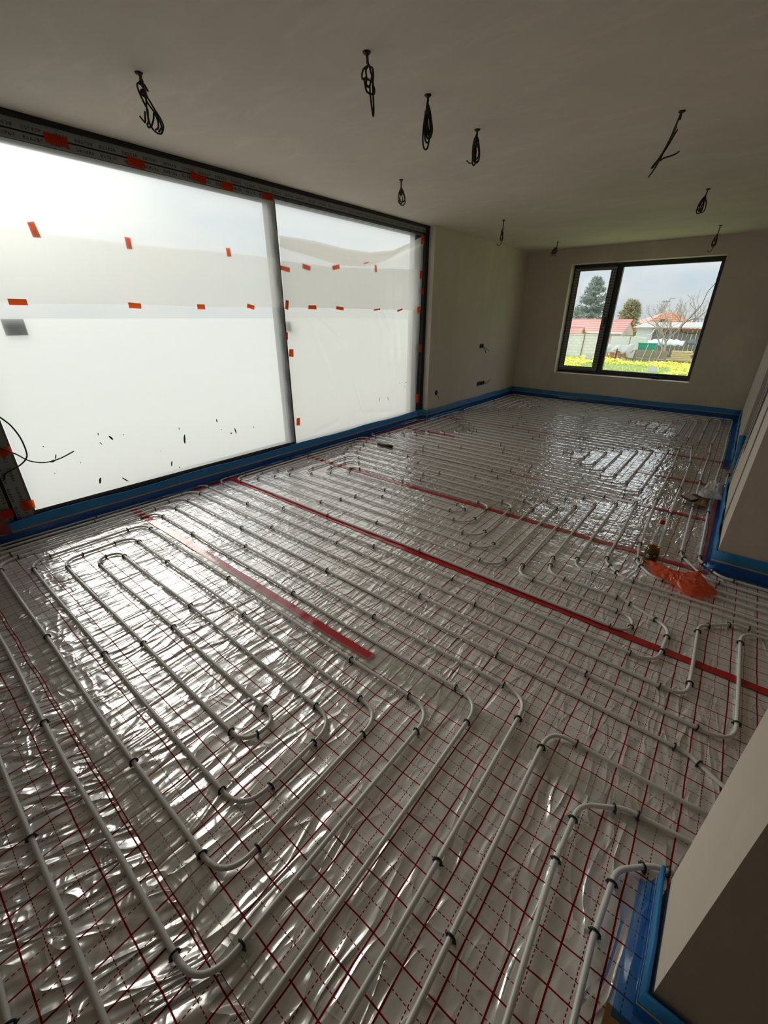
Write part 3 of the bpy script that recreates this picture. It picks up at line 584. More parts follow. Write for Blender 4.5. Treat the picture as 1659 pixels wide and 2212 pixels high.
def spiral(n, near, far, lx, rx):
    """two-way spiral between its outer end far[0] and its other end far[1]"""
    pts = [(lx[0], far[0]), (lx[0], near[0])]; i = 0
    while i+2 < n:                                       # even arm in
        pts += [(rx[i], near[i]), (rx[i], far[i+2]), (lx[i+2], far[i+2]), (lx[i+2], near[i+2])]; i += 2
    pts += [(rx[n-2], near[n-2]), (rx[n-2], near[n-1]), (lx[n-1], near[n-1]), (lx[n-1], far[n-1])]; j = n-1
    while j-2 >= 1:                                      # odd arm out
        pts += [(rx[j-2], far[j]), (rx[j-2], near[j-2]), (lx[j-2], near[j-2]), (lx[j-2], far[j-2])]; j -= 2
    return pts
sp = spiral(8, Cn, Cg, cl, crt); sp = [(-3.60, Cg[0]), (-3.60, 5.78), (-3.745, 5.45)]+sp[1:]
pipe([(2.3, 2.865), (.0, 2.865), (-.105, 3.0), (-.14, 4.7), (-.155, 5.7), (-.21, Cg[0])]+sp+[(-.325, Cg[1]), (-.29, 5.3), (-.265, 4.2), (-.225, 3.2), (-.19, 2.92), (-.08, 2.79), (2.3, 2.785)], 'white heating pipe of the third spiral, before the window end', .10, seed=6, gap=1.1)
Dn = [6.60, 6.74, 6.88, 7.02, 7.17, 7.31, 7.45, 7.60]; Dg = [8.72, 8.58, 8.43, 8.29, 8.15, 8.0, 7.86, 7.72]; dl = [-3.60, -3.48, -3.36, -3.22, -3.08, -2.94, -2.80, -2.66]; dr = [-.17, -.30, -.44, -.60, -.735, -.885, -1.04]
pipe([(2.3, 3.075), (.26, 3.06), (.135, 3.22), (.112, 4.2), (.12, 5.9), (.12, Dg[0])]+spiral(8, Dn, Dg, dl, dr)+[(-.02, Dg[1]), (0, 7.6), (-.035, 6.72), (-.015, 6.2), (.0, 4.2), (.03, 3.22), (.19, 2.98), (2.3, 2.945)], 'white heating pipe of the farthest spiral, under the window wall', .10, seed=8, gap=1.2)
pipe([(.62, 5.55), (.20, 5.55), (.195, 4.98), (.62, 4.94)], 'short white heating pipe turning in the right doorway', .07, seed=9)
o = MB().tube([(-3.36, 4.006, .014), (-3.12, 4.004, .0145)], .0185, 12).build('pipe_sleeve', 'cable', None, True); tag(o, 'black insulating sleeve around a heating pipe near the far door stile', 'sleeve')

# ------------------------------------------------------------------ blue edge strips
def edge_strip(pts, label, inward, h=.15, apron=True, th=.010, flap=.055, line=True):
    """pts: wall line on the floor (2d); inward: +1/-1 side on which the room lies (left of travel = +1)"""
    P = [Vector((p[0], p[1], 0)) for p in pts]; nrm = []
    for i in range(len(P)):
        d = Vector((0, 0, 0))
        for a, b in ((i-1, i), (i, i+1)):
            if 0 <= a and b < len(P): t = (P[b]-P[a]).normalized(); d += Vector((-t.y, t.x, 0))*inward
        if 0 < i < len(P)-1:
            t = (P[i]-P[i-1]).normalized(); n0 = Vector((-t.y, t.x, 0))*inward; d = d.normalized()/max(.3, d.normalized().dot(n0))
        else: d.normalize()
        nrm.append(d)
    Q, NN = [], []
    for i in range(len(P)-1):
        n = max(1, int((P[i+1]-P[i]).length/.09))
        for k in range(n):
            Q.append(P[i].lerp(P[i+1], k/n)); NN.append(nrm[i] if k == 0 else Vector((-(P[i+1]-P[i]).y, (P[i+1]-P[i]).x, 0)).normalized()*inward)
    Q.append(P[-1]); NN.append(nrm[-1])
    foam, yl, ap = [], [], []; m = MB()
    for k, (q, n) in enumerate(zip(Q, NN)):
        s = (q.x*1.7+q.y*2.3); wv = .008+.004*math.sin(s*3.1)+.003*math.sin(s*7.7); hh = h+.006*math.sin(s*2.3)
        f = lambda off, z: tuple(q+n*(off)+Vector((0, 0, z)))
        foam.append([f(.001+wv*.2, -.004), f(.001+wv, hh), f(.001+wv+th*.5, hh+.004), f(.001+wv+th, hh), f(.004+wv*.6+th, h*.5), f(.003+wv*.3+th, -.004)])
        yl.append([f(.0055+wv*.62+th, h*.50), f(.0055+wv*.65+th, h*.56)])
        ap.append([f(.0065+wv*.60+th, h*.46), f(.010+wv*.6+th, h*.28), f(.016+th, .034), f(.030+th, .010+.004*math.sin(s*9)), f(flap+th, .0035+.003*math.sin(s*5))])
    root = empty('edge_strip', tuple(P[0])); tag(root, label, 'edge strip', 'blue foam edge strips along the walls')
    inv = Matrix.Translation(-Vector(root.location))
    m.grid(foam); nn = len(foam[0]); m.f += [tuple(range(nn))[::-1], tuple(range((len(foam)-1)*nn, len(foam)*nn))]
    parts = [m.build('foam', 'foam', None, True)]
    if line: parts.append(MB().grid(yl).build('printed_line', 'yellow', None, True))
    if apron: parts.append(MB().grid(ap).build('film_apron', 'apron', None, True))
    for o in parts: o.parent = root; o.matrix_parent_inverse = inv
    return root
edge_strip([(XD+.002, .28), (XD+.002, 5.585), (XL, 5.598)], 'long blue foam edge strip under the sheeted door', -1)
edge_strip([(XL, 5.605), (XL, 8.80)], 'blue foam edge strip along the wall with the cable sockets', -1)
edge_strip([(XL+.01, YF), (XR-.01, YF)], 'blue foam edge strip under the garden window', -1)
edge_strip([(XR, YF-.03), (XR, 5.76)], 'blue foam edge strip on the right wall beyond the doorway', -1, .16)
edge_strip([(XR, 4.84), (XR, 3.155), (1.6, 3.155)], 'blue foam edge strip wrapped round the corner of the right wall', -1, flap=.014)
edge_strip([(.232, .985), (.232, .695), (1.4, .695)], 'blue foam edge strip round the plastered wall end in the foreground', -1, .115, flap=.045)
m = MB().lathe([(.0, 0), (.030, 0), (.034, .01), (.033, .36), (.028, .37), (.0, .37)], 14)
o = m.build('foam_offcut', 'foam', None, True); o.location = (.262, 5.66, .02); o.rotation_euler = (R(-3), R(-8), 0); tag(o, 'rolled blue foam offcut leaning in the right doorway', 'foam offcut')
m = MB()
for dz in (0, .022): m.tube(smooth_path([(.225, 5.62, .40+dz), (.26, 5.45, .415+dz), (.30, 5.2, .43+dz), (.335, 4.92, .435+dz)], 6), .004, 6)
tag(m.build('tie_wires', 'cable', None, True), 'pair of black wires tying the foam offcut to the doorway', 'wire')
m = MB().tube(smooth_path([(.30, 5.05, .40), (.285, 5.1, .28), (.29, 5.12, .18), (.30, 5.1, .10), (.29, 5.05, .03)], 6), .006, 7)
tag(m.build('loose_cable', 'cablew', None, True), 'pale cable end hanging inside the right doorway', 'cable')

# ------------------------------------------------------------------ cables hanging from the ceiling
def ceiling_cable(x, y, ln, label, seed, loops=4, wd=.030, stub=.05, lean=0.0, tails=1, rot=0.0, traced=None, sc_=1.0, bind=True):
    rnd = random.Random(seed); root = empty('ceiling_cable', (x, y, ZC), rot); tag(root, label, 'cable', 'cable bundles hanging from the ceiling')
    MB().lathe([(.020, 0), (.017, -.006), (.008, -.010), (.0, -.010)], 12).build('conduit_hole', 'black', root)
    st = MB()
    for k in range(2): st.tube(smooth_path([(.005*k-.003, 0, .0), (.004*k+lean*.01, .004, -stub*.5), (lean*.02+.003*k, 0, -stub)], 5), .0042, 6)
    st.build('stub', 'cablegrey', root, True)
    top = -stub; 
    for k in range(loops):
        L = ln-stub-rnd.uniform(0, .30)*(ln-stub); wk = wd*rnd.uniform(.55, 1.1); yo = rnd.uniform(-.012, .012); off = rnd.uniform(-.012, .012); z0 = top+rnd.uniform(-.01, .02)
        tw = rnd.uniform(.35, .5)
        pts = [(lean*.02, 0, z0), (off-wk*.25+lean*.03, yo, z0-L*tw*.6), (off-wk*.45+lean*.06, yo*1.5, z0-L*.72), (off-wk*.2+lean*.08, yo*1.6, z0-L*.96), (off+wk*.35+lean*.08, yo*1.4, z0-L*.97), (off+wk*.62+lean*.07, yo, z0-L*.74), (off+wk*.25+lean*.03, yo*.6, z0-L*tw*.7), (lean*.025+.006, rnd.uniform(-.006, .006), z0-L*.12)]
        MB().tube(smooth_path(pts, 6), .0048, 6).build('cable_loop', 'cable' if k % 4 else 'cable', root, True)
    for k in range(tails):
        sg = -1 if k % 2 == 0 else 1
        MB().tube(smooth_path([(lean*.04, 0, top-ln*.25), (lean*.06-.004*sg, .004, top-ln*.55), (lean*.07+sg*.026, .006, top-ln*.70), (lean*.07+sg*.055, .008, top-ln*.62)], 6), .0036, 6).build('cable_end', 'cable', root, True)
    for k, pth in enumerate(traced or []):
        MB().tube(smooth_path([((a-traced[0][0][0])*sc_, .010*math.sin(i*1.3+k*2), -(b-traced[0][0][1])*sc_) for i, (a, b) in enumerate(pth)], 6), .0046, 6).build('cable_loop', 'cablegrey' if k == 1 else 'cable', root, True)
    if not bind: return root
    tk = MB()
    for q in range(3): tk.tube([(lean*.03+.013*math.cos(a), .011*math.sin(a), top-ln*(.16+.035*q)+.004*math.cos(a+q)) for a in [i*math.pi/5 for i in range(11)]], .0036, 5)
    tk.build('binding', 'cablegrey', root, True)
    return root
lookx = R(39)      # bundles seen broadside on
ceiling_cable(-2.74, 1.41, .235, 'large looped cable bundle on the ceiling in front of the near door panel', 1, 0, .075, .03, .2, 0, lookx, [
    [(520, 240), (560, 330), (480, 480), (400, 600), (450, 850), (530, 1130), (570, 1250), (560, 1500), (640, 1780), (800, 1960), (950, 1970), (1060, 1750), (1030, 1550), (920, 1330), (780, 1080), (650, 880), (600, 650), (480, 540)],
    [(530, 300), (570, 400), (640, 500), (610, 700), (540, 560), (500, 420), (560, 380), (620, 520), (560, 640)], [(600, 900), (690, 1130), (850, 1370), (960, 1600), (1000, 1800), (900, 1950)],
    [(640, 1780), (730, 1550), (795, 1360), (900, 1500), (950, 1680), (880, 1820), (740, 1850)], [(230, 1450), (330, 1560), (450, 1670), (480, 1480), (470, 1320)], [(600, 700), (650, 950), (580, 1200), (520, 1600), (480, 1680), (530, 1810), (640, 1800)], [(600, 520), (650, 590), (720, 740)]], .000136)
ceiling_cable(-1.73, 1.99, .225, 'cable bundle with a long pointed loop, nearest the top of the picture', 2, 0, .045, .04, .1, 0, lookx, [
    [(270, 110), (290, 220), (320, 340), (400, 400), (420, 520), (410, 650), (445, 740), (430, 830), (340, 845), (260, 800), (230, 680), (210, 560), (245, 545)], [(310, 320), (320, 340), (200, 420), (155, 500), (165, 555), (250, 545), (330, 600)],
    [(310, 345), (250, 440), (265, 560), (250, 640), (300, 710), (340, 700)], [(330, 350), (360, 430), (385, 520), (340, 700), (350, 900), (380, 1080), (412, 1225), (425, 1100), (415, 900), (400, 650), (370, 560)]], .0002, False)
ceiling_cable(-1.74, 2.51, .23, 'tight dark cable bundle, middle one of the centre ceiling row', 3, 5, .035, .03, 0, 0, lookx)
ceiling_cable(-1.75, 3.10, .19, 'small knotted cable bundle, farthest of the centre ceiling row', 4, 5, .035, .04, 0, 1, lookx)
ceiling_cable(-2.80, 3.67, .20, 'cable bundle on the ceiling in front of the far door panel', 5, 3, .045, .06, 0, 0, lookx)
ceiling_cable(-2.82, 5.84, .25, 'thin cable bundle on the ceiling beside the plastered wall corner', 6, 2, .03, .10, 0, 1, lookx)
ceiling_cable(-2.85, 7.95, .17, 'short dark cable tuft on the ceiling near the far left corner', 7, 4, .08, .08, -.6, 2, lookx)
ceiling_cable(-.68, 3.61, .31, 'long twisted cable bundle with a side branch on the right of the ceiling', 8, 0, .018, .04, -.1, 0, lookx, [
    [(490, 80), (460, 240), (440, 380), (370, 560), (290, 720), (200, 880), (180, 890), (230, 810), (330, 650), (430, 440), (490, 340), (440, 460), (350, 620)], [(470, 200), (440, 300), (400, 470), (330, 640), (260, 860), (160, 1035)],
    [(420, 430), (340, 600), (300, 780), (370, 745), (460, 725), (540, 700), (600, 660)], [(450, 300), (420, 430), (350, 600), (270, 740), (220, 820)], [(455, 260), (400, 440), (345, 560), (300, 700)]], .000326, False)
ceiling_cable(-.70, 5.71, .20, 'round coiled cable bundle on the right of the ceiling', 9, 5, .06, .05, -.3, 0, lookx)
ceiling_cable(-.72, 7.93, .27, 'looped cable bundle hanging just above the window', 10, 3, .06, .11, -.3, 1, lookx)

# ------------------------------------------------------------------ cable outlets in the left wall
def outlet(y, z, n, label, wires):
    root = empty('socket_box', (XL, y, z)); tag(root, label, 'socket', 'open socket boxes in the wall')
    for k in range(n):
        m = MB(); yy = (k-(n-1)/2)*.075
        ring = [(.004, yy+.034*math.cos(a), .034*math.sin(a)) for a in [i*math.pi/8 for i in range(17)]]
        m.tube(ring, .004, 6); m.prism([(.001, yy+.032*math.cos(i*math.pi/8), .032*math.sin(i*math.pi/8)) for i in range(16)], (.002, 0, 0)); m.build('box', 'black', root, True)
    for w_ in wires: MB().tube(smooth_path(w_, 6), .0042, 6).build('wire', 'cablegrey', root, True)
outlet(7.256, 1.028, 2, 'pair of open sockets at chest height on the left wall', [[(0, .02, -.01), (.05, .03, -.05), (.07, .06, -.11), (.05, .10, -.12), (.03, .08, -.07)], [(0, .03, 0), (.06, .08, -.05), (.09, .15, -.09)]])
outlet(7.36, .374, 4, 'row of four open sockets low on the left wall', [[(0, .11, 0), (.05, .15, .01), (.09, .24, .06)], [(0, .10, -.01), (.04, .16, -.02), (.06, .22, .02)]])
outlet(5.84, .394, 1, 'single open socket low on the wall beside the door', [[(0, 0, -.02), (.03, .01, -.05), (.035, .04, -.10)]])

# ------------------------------------------------------------------ things left on the floor
bt = empty('plastic_bottle', (-.130, 3.20, .004)); tag(bt, 'clear plastic bottle with a red cap behind the jar', 'bottle')
MB().lathe([(.0, .0), (.024, .0), (.030, .006), (.032, .02), (.030, .05), (.032, .06), (.030, .09), (.033, .12), (.031, .145), (.022, .175), (.013, .195), (.0115, .212)], 22).build('body', 'pet', bt, True)
MB().lathe([(.0, .232), (.014, .232), (.0155, .229), (.0155, .208), (.013, .206)], 18).build('cap', 'redcap', bt, True)
jr = empty('glass_jar', (-.126, 3.0, .004)); tag(jr, 'amber glass jar with a dark green label behind the orange bag', 'jar')
MB().lathe([(.0, .0), (.036, .0), (.040, .006), (.040, .088), (.037, .100), (.037, .112), (.034, .112), (.034, .100), (.037, .086), (.037, .008), (.0, .006)], 26).build('body', 'amber', jr, True)
jl = MB().lathe([(.0408, .014), (.0408, .078)], 26).build('label', 'labelg', jr, True)
def patch(a0, a1, z0, z1, mat, nm): MB().grid([[(.0414*math.cos(R(a)), .0414*math.sin(R(a)), z) for a in np.linspace(a0, a1, 7)] for z in (z0, z1)]).build(nm, mat, jl, True)
patch(-130, -95, .058, .064, 'labelp', 'print'); patch(-132, -100, .046, .052, 'labelp', 'print'); patch(-70, -50, .060, .070, 'labelp', 'print'); patch(-85, -45, .022, .050, 'labelr', 'print'); patch(-125, -110, .064, .070, 'labelp', 'print')
MB().lathe([(.0, .007), (.036, .008), (.036, .050), (.0, .052)], 22).build('contents', 'card', jr, True)
def crumple(name, outline, hts, mat, label, cat, zs=.01, n=26, seed=0, amp=.03, peak=None):
    """a thin crumpled sheet: outline on the floor, height field with sharp creases, closed thickness"""
    poly = [Vector((p[0], p[1])) for p in outline]; x0, x1 = min(p.x for p in poly), max(p.x for p in poly); y0_, y1_ = min(p.y for p in poly), max(p.y for p in poly)
    def inside(x, y):
        c = False; j = len(poly)-1
        for i in range(len(poly)):
            a, b = poly[i], poly[j]
            if (a.y > y) != (b.y > y) and x < (b.x-a.x)*(y-a.y)/(b.y-a.y+1e-12)+a.x: c = not c
            j = i
        return c
    cen = sum(poly, Vector((0, 0)))/len(poly); rows = []; V = []; F = []
    nr, na = 9, 48
    def rad(an):
        d = Vector((math.cos(an), math.sin(an))); best = .02
        for i in range(len(poly)):
            a, b = poly[i]-cen, poly[(i+1) % len(poly)]-cen; e = b-a; den = d.x*e.y-d.y*e.x
            if abs(den) < 1e-9: continue
            t = (a.x*e.y-a.y*e.x)/den; u_ = (a.x*d.y-a.y*d.x)/den
            if t > 0 and 0 <= u_ <= 1: best = max(best, t)
        return best
    for i in range(nr+1):
        t = i/nr
        for k in range(na):
            an = 2*math.pi*k/na; r_ = rad(an)*t*(1+.06*math.sin(an*7+seed)*t); p = cen+Vector((math.cos(an), math.sin(an)))*r_
            cz = float(1-abs(2*vnoise(np.array([p.x*26+seed]), np.array([p.y*26]))[0]-1)); c2 = float(1-abs(2*vnoise(np.array([p.x*60+seed*2]), np.array([p.y*60]))[0]-1))
            h = zs+amp*(cz*.8+c2*.45)*(1-t**3)*.9
            if peak: h += peak[2]*math.exp(-((p.x-peak[0])**2+(p.y-peak[1])**2)/peak[3]**2)
            V.append((p.x, p.y, max(.006, h)))
    for i in range(nr):
        for k in range(na): F.append((i*na+k, i*na+(k+1) % na, (i+1)*na+(k+1) % na, (i+1)*na+k))
    mb = MB(); mb.v = V; mb.f = F; o = mb.build(name, mat); solidify(o, .0008); tag(o, label, cat); return o
crumple('plastic_bag', [(-.165, 2.985), (-.12, 2.90), (-.06, 2.79), (.01, 2.78), (.10, 2.69), (.20, 2.715), (.245, 2.79), (.235, 2.88), (.16, 2.97), (.09, 2.945), (.0, 2.92), (-.10, 2.975)], None, 'bagorange', 'crumpled thin orange plastic bag lying across the pipes', 'bag', .022, seed=3, amp=.035, peak=(.135, 2.93, .035, .03))
crumple('plastic_bag', [(.0, 4.50), (.03, 4.66), (.05, 4.80), (.09, 4.86), (.14, 4.76), (.185, 4.62), (.18, 4.47), (.12, 4.46), (.06, 4.44)], None, 'bagwhite', 'crumpled white plastic bag by the foot of the right wall', 'bag', .05, seed=9, amp=.105)
crumple('brown_paper', [(.0, 4.28), (.09, 4.27), (.11, 4.50), (.04, 4.48)], None, 'card', 'crumpled brown paper half under the white bag', 'paper', .028, seed=5, amp=.03)
bd = empty('folded_box', (-.04, 4.40, .024)); tag(bd, 'flat dark red folded box in front of the white bag', 'box')
MB().prism([(-.07, .0, 0), (.02, -.09, 0), (.10, .03, .005), (.03, .10, .008)], (0, 0, .018)).build('body', 'darkred', bd); MB().prism([(-.065, .002, .0185), (.018, -.08, .0185), (.06, -.01, .021), (-.005, .07, .022)], (0, 0, .0015)).build('lid', 'greycard', bd)
o = MB().prism([(.155, .30, -.010), (.30, .30, -.010), (.30, .655, -.010), (.165, .66, -.010)], (0, 0, .006)).build('bare_board', 'skirt'); o.location.z = .006; tag(o, 'bare brown board showing past the foil edge by the wall end', 'board')

# ------------------------------------------------------------------ garden beyond the window
ZG = -1.70
struct(B(((-22, 12, ZG-.3), (90, 220, ZG))).build('ground', 'grass'), 'green lawn outside the window')
struct(B(((-260, -160, -.30), (-4.05, 9.30, -.12)), ((-260, 9.30, -.30), (-30, 240, -.12))).prism([(-4.05, 9.30, -.30), (-8.2, 20, -.30), (-20.5, 50, -.30), (-30, 60, -.30), (-30, 9.30, -.30)], (0, 0, .18)).build('added_yard', 'gravel'), 'unseen pale gravel yard added outside the sliding door to match the sky')  # unseen ground added pale, so no horizon shows through the door film
struct(B(((-22.0, 9.30, -1.9), (20, 12.5, ZG+.02))).build('ground_strip', 'grass'), 'lawn strip right below the window')
rf = random.Random(11); m = MB()
for k in range(5200):
    t = rf.random(); y = 25+15.5*t**1.25; x = rf.uniform(-.42, .02)*y-rf.uniform(0, 1)
    if float(vnoise(np.array([x*.5]), np.array([y*.35]))[0]) < .40+.25*(y > 37): continue
    s = rf.uniform(.05, .13)*(.8+.4*t); z = ZG+rf.uniform(.10, .22)
    m.add([(x-s, y, z), (x+s, y, z), (x, y-s, z), (x, y+s, z), (x, y, z+s*.55), (x, y, z-s*.35)], [(0, 2, 4), (2, 1, 4), (1, 3, 4), (3, 0, 4), (2, 0, 5), (1, 2, 5), (3, 1, 5), (0, 3, 5)])
o = m.build('flowers', 'flower'); tag(o, 'dense yellow flowers covering the lawn', 'flowers', kind='stuff')
m = MB()
for k in range(5000):
    y = rf.uniform(25, 41.5); x = rf.uniform(-.42, .02)*y-rf.uniform(0, 1); h = rf.uniform(.10, .28); a = rf.uniform(0, 6.28); wd = .06
    m.add([(x-wd*math.cos(a), y-wd*math.sin(a), ZG), (x+wd*math.cos(a), y+wd*math.sin(a), ZG), (x+.03, y+.05, ZG), (x+rf.uniform(-.05, .05), y, ZG+h)], [(0, 1, 3), (1, 2, 3), (2, 0, 3)])
o = m.build('grass_tufts', 'grass'); tag(o, 'tall grass tufts between the yellow flowers', 'grass', kind='stuff')

def gable_house(name, label, x0, x1, ya, yb, eave, ridge, wallmat, roofmat, courses, over=.25):
    root = empty(name, ((x0+x1)/2, ya, ZG)); tag(root, label, 'house'); inv = Matrix.Translation(-Vector(root.location)); ym = (ya+yb)/2
    P = []
    b = MB().box((x0, ya, ZG), (x1, yb, eave))
    for x in (x0, x1-.15): b.prism([(x, ya, eave), (x, yb, eave), (x, ym, ridge-.12)], (.15, 0, 0))
    P.append(b.build('walls', wallmat))
    roof = empty('roof', (0, 0, 0)); roof.parent = root; roof.matrix_parent_inverse = inv
    for side in (0, 1):
        e = Vector((0, ya-over, eave-.08)) if side == 0 else Vector((0, yb+over, eave-.08)); rg = Vector((0, ym, ridge))
        for k in range(courses):
            a = e.lerp(rg, k/courses); c = e.lerp(rg, (k+1.12)/courses) if k < courses-1 else rg
            up_ = Vector((0, 0, .07))
            o = MB().prism([(x0-.2, a.y, a.z+.07), (x1+.2, a.y, a.z+.07), (x1+.2, c.y, c.z+.012), (x0-.2, c.y, c.z+.012)], (0, 0, -.05)).build('tile_course', roofmat, None); o.parent = root; o.matrix_parent_inverse = inv
    o = MB().tube([(x0-.2, ym, ridge+.02), (x1+.2, ym, ridge+.02)], .09, 8).build('ridge', roofmat); P.append(o)
    for o in P: o.parent = root; o.matrix_parent_inverse = inv
    bpy.data.objects.remove(roof); return root, inv
def sub(root, inv, name, m, mat): o = m.build(name, mat); o.parent = root; o.matrix_parent_inverse = inv; return o
h1, i1 = gable_house('tiled_house', 'low house with a faded red tiled roof behind the block wall', -16.6, -9.2, 44.9, 50.3, .22, 1.22, 'render', 'rtile', 7)
sub(h1, i1, 'gutter', MB().tube([(-12.0, 44.6, .16), (-9.0, 44.6, .16)], .06, 8), 'rwhite')
h2, i2 = gable_house('garden_shed', 'yellow shed with a tiled roof at the left end of the block wall', -16.0, -12.2, 42.9, 44.1, .16, .62, 'yrender', 'rtile', 4)
for x in (-13.35, -12.75): sub(h2, i2, 'window', MB().box((x, 42.85, -.20), (x+.28, 42.9, .10)), 'rust')
bw = B(((-16.4, 42.0, ZG), (-9.55, 42.25, .05))).build('block_wall', 'blocks'); bp = empty('garden_wall', (-15, 42, ZG)); tag(bp, 'white concrete block garden wall across the field', 'wall'); bw.parent = bp; bw.matrix_parent_inverse = Matrix.Translation(-Vector(bp.location))
o = B(((-16.4, 41.95, .05), (-9.50, 42.3, .10))).build('coping', 'rwhite'); o.parent = bp; o.matrix_parent_inverse = bw.matrix_parent_inverse
o = MB().tube([(-11.45, 41.9, ZG), (-11.40, 41.9, .15)], .035, 6).build('downpipe', 'rust'); tag(o, 'thin rusty post in front of the block wall', 'post')
# house with the orange gable roof, far behind
h3 = empty('orange_roof_house', (-8.5, 60, ZG)); tag(h3, 'house with a large orange tiled roof and an aerial', 'house'); i3 = Matrix.Translation(-Vector(h3.location))
sub(h3, i3, 'walls', MB().box((-10.2, 60.5, ZG), (-6.0, 66, .35)), 'rwhite')
ex = [(-11.0, 60.0, .18), (-5.6, 60.0, .45), (-7.85, 62.6, 2.03), (-8.55, 62.6, 2.03)]
for k in range(8):
    a, b_ = k/8, (k+1.1)/8; L = [Vector(ex[0]).lerp(Vector(ex[3]), t) for t in (a, min(1, b_))]; Rr = [Vector(ex[1]).lerp(Vector(ex[2]), t) for t in (a, min(1, b_))]
    sub(h3, i3, 'tile_course', MB().prism([L[0]+Vector((0, 0, .05)), Rr[0]+Vector((0, 0, .05)), Rr[1], L[1]], (0, .05, -.08)), 'rtile2')
sub(h3, i3, 'roof_side', MB().prism([(-11.0, 60.0, .18), (-8.55, 62.6, 2.03), (-8.55, 66.0, 2.0), (-12.4, 66.0, .9)], (0, 0, -.08)), 'rtile'); sub(h3, i3, 'roof_side', MB().prism([(-5.6, 60.0, .45), (-7.85, 62.6, 2.03), (-7.85, 66.0, 2.0), (-5.2, 66.0, .5)], (0, 0, -.08)), 'rtile2')
sub(h3, i3, 'dormer', MB().box((-8.75, 60.6, .95), (-8.05, 61.6, 1.28)), 'rust')
an = MB().tube([(-8.85, 62.6, 1.9), (-8.80, 62.6, 3.28)], .03, 5).tube([(-9.30, 62.6, 3.12), (-8.35, 62.6, 3.14)], .025, 5).tube([(-8.55, 62.6, 3.14), (-8.5, 62.6, 3.40), (-7.95, 62.6, 3.42)], .03, 5)
for k in range(5): an.tube([(-9.1+.15*k, 62.6, 3.02), (-9.1+.15*k, 62.6, 3.24)], .015, 4)
sub(h3, i3, 'aerial', an, 'darkw')
# plank shed with light roof and white end wall
sh = empty('plank_shed', (-4.5, 46, ZG)); tag(sh, 'long dark plank shed with a light grey roof on the right', 'shed'); ish = Matrix.Translation(-Vector(sh.location))
for k in range(17): sub(sh, ish, 'plank', MB().box((-6.85+.32*k, 46.0+.02*(k % 2), ZG), (-6.56+.32*k, 46.06+.02*(k % 2), .50)), 'darkw')
sub(sh, ish, 'end_wall', MB().box((-8.15, 45.9, ZG), (-6.86, 49, .62)), 'rwhite'); sub(sh, ish, 'roof', MB().prism([(-8.45, 45.6, .60), (-1.2, 45.6, .68), (-1.2, 49.5, 1.05), (-8.2, 49.5, .98)], (0, 0, .07)), 'eternit')
sub(sh, ish, 'eaves_board', MB().box((-6.9, 45.55, .50), (-1.2, 45.62, .62)), 'redkerb'); sub(sh, ish, 'gutter_pipe', MB().tube(smooth_path([(-6.75, 45.5, .55), (-6.8, 45.5, .30), (-6.95, 45.5, .12), (-7.2, 45.5, .10)], 5), .05, 6), 'rwhite')
# low pale wall, brick heap with tarpaulin, bin, boards
o = B(((-9.6, 43.6, ZG), (-6.9, 43.9, -.05))).build('low_wall', 'rwhite'); tag(o, 'low pale wall between the tiled house and the plank shed', 'wall')
bk = empty('brick_heap', (-7.9, 40, ZG)); tag(bk, 'heap of old bricks under the grey tarpaulin', 'bricks'); ibk = Matrix.Translation(-Vector(bk.location))
n_b = 0
for r_ in range(7):
    for c_ in range(9):
        x = -8.95+.225*c_+.05*(r_ % 2)+rf.uniform(-.03, .03); z = ZG+.02+.115*r_; lim = .80-.20*abs(c_-5)*.5+.1*math.sin(c_)
        if z-ZG > lim: continue
        sub(bk, ibk, 'brick', MB().box((x, 39.9+rf.uniform(-.05, .05), z), (x+.205, 40.05+rf.uniform(0, .05), z+.10)), random.choice(['rtile2', 'bricks', 'render', 'rtile']))
tp = []
for i in range(29):
    u = i/28; x = -9.30+2.45*u; row = []
    for j in range(9):
        v = j/8; z = ZG+1.20+.12*u-.12*math.sin(u*3.1)-v*(.42+.45*abs(u-.45)*1.6+(.30 if u > .78 else 0))+.045*math.sin(u*30+v*4)*v+.03*math.sin(u*17-v*6)
        row.append((x, 40.3-.62*math.sin(v*1.45)+.05*math.sin(u*21+v*3), z))
    tp.append(row)
o = MB().grid(tp).build('tarpaulin', 'tarp', None, True); solidify(o, .01); tag(o, 'grey tarpaulin draped over the brick heap', 'tarpaulin')
o = MB().box((-8.12, 39.45, ZG), (-8.04, 39.53, -.80)).build('stake', 'rust'); tag(o, 'dark stake standing before the brick heap', 'stake')
o = MB().tube([(-8.75, 39.3, -1.10), (-8.45, 39.3, ZG)], .025, 5).build('stake', 'rust'); tag(o, 'thin stick leaning against the brick heap', 'stake')
o = MB().tube([(-8.0, 42.9, ZG), (-7.95, 42.9, .12)], .04, 6).tube([(-8.6, 42.9, .02), (-7.7, 42.9, .12)], .03, 5).build('post', 'darkw'); tag(o, 'post with a crossbar behind the tarpaulin', 'post')
gb = empty('green_bin', (-6.2, 41.2, ZG)); tag(gb, 'green plastic bin behind the brown boards', 'bin'); igb = Matrix.Translation(-Vector(gb.location))
sub(gb, igb, 'body', MB().prism([(-6.85, 41.0, ZG+.25), (-5.75, 41.0, ZG+.25), (-5.68, 41.0, -.42), (-6.93, 41.0, -.42)], (0, .6, 0)), 'green'); sub(gb, igb, 'rim', MB().box((-6.97, 40.97, -.44), (-5.64, 41.63, -.38)), 'green')
cr_ = empty('board_stack', (-5.8, 40, ZG)); tag(cr_, 'low enclosure of brown boards at the edge of the lawn', 'boards'); icr = Matrix.Translation(-Vector(cr_.location))
for k in range(4): sub(cr_, icr, 'board', MB().box((-6.95, 39.9+.01*k, ZG+.02+.215*k), (-4.62, 39.95+.01*k, ZG+.22+.215*k)), 'crate')
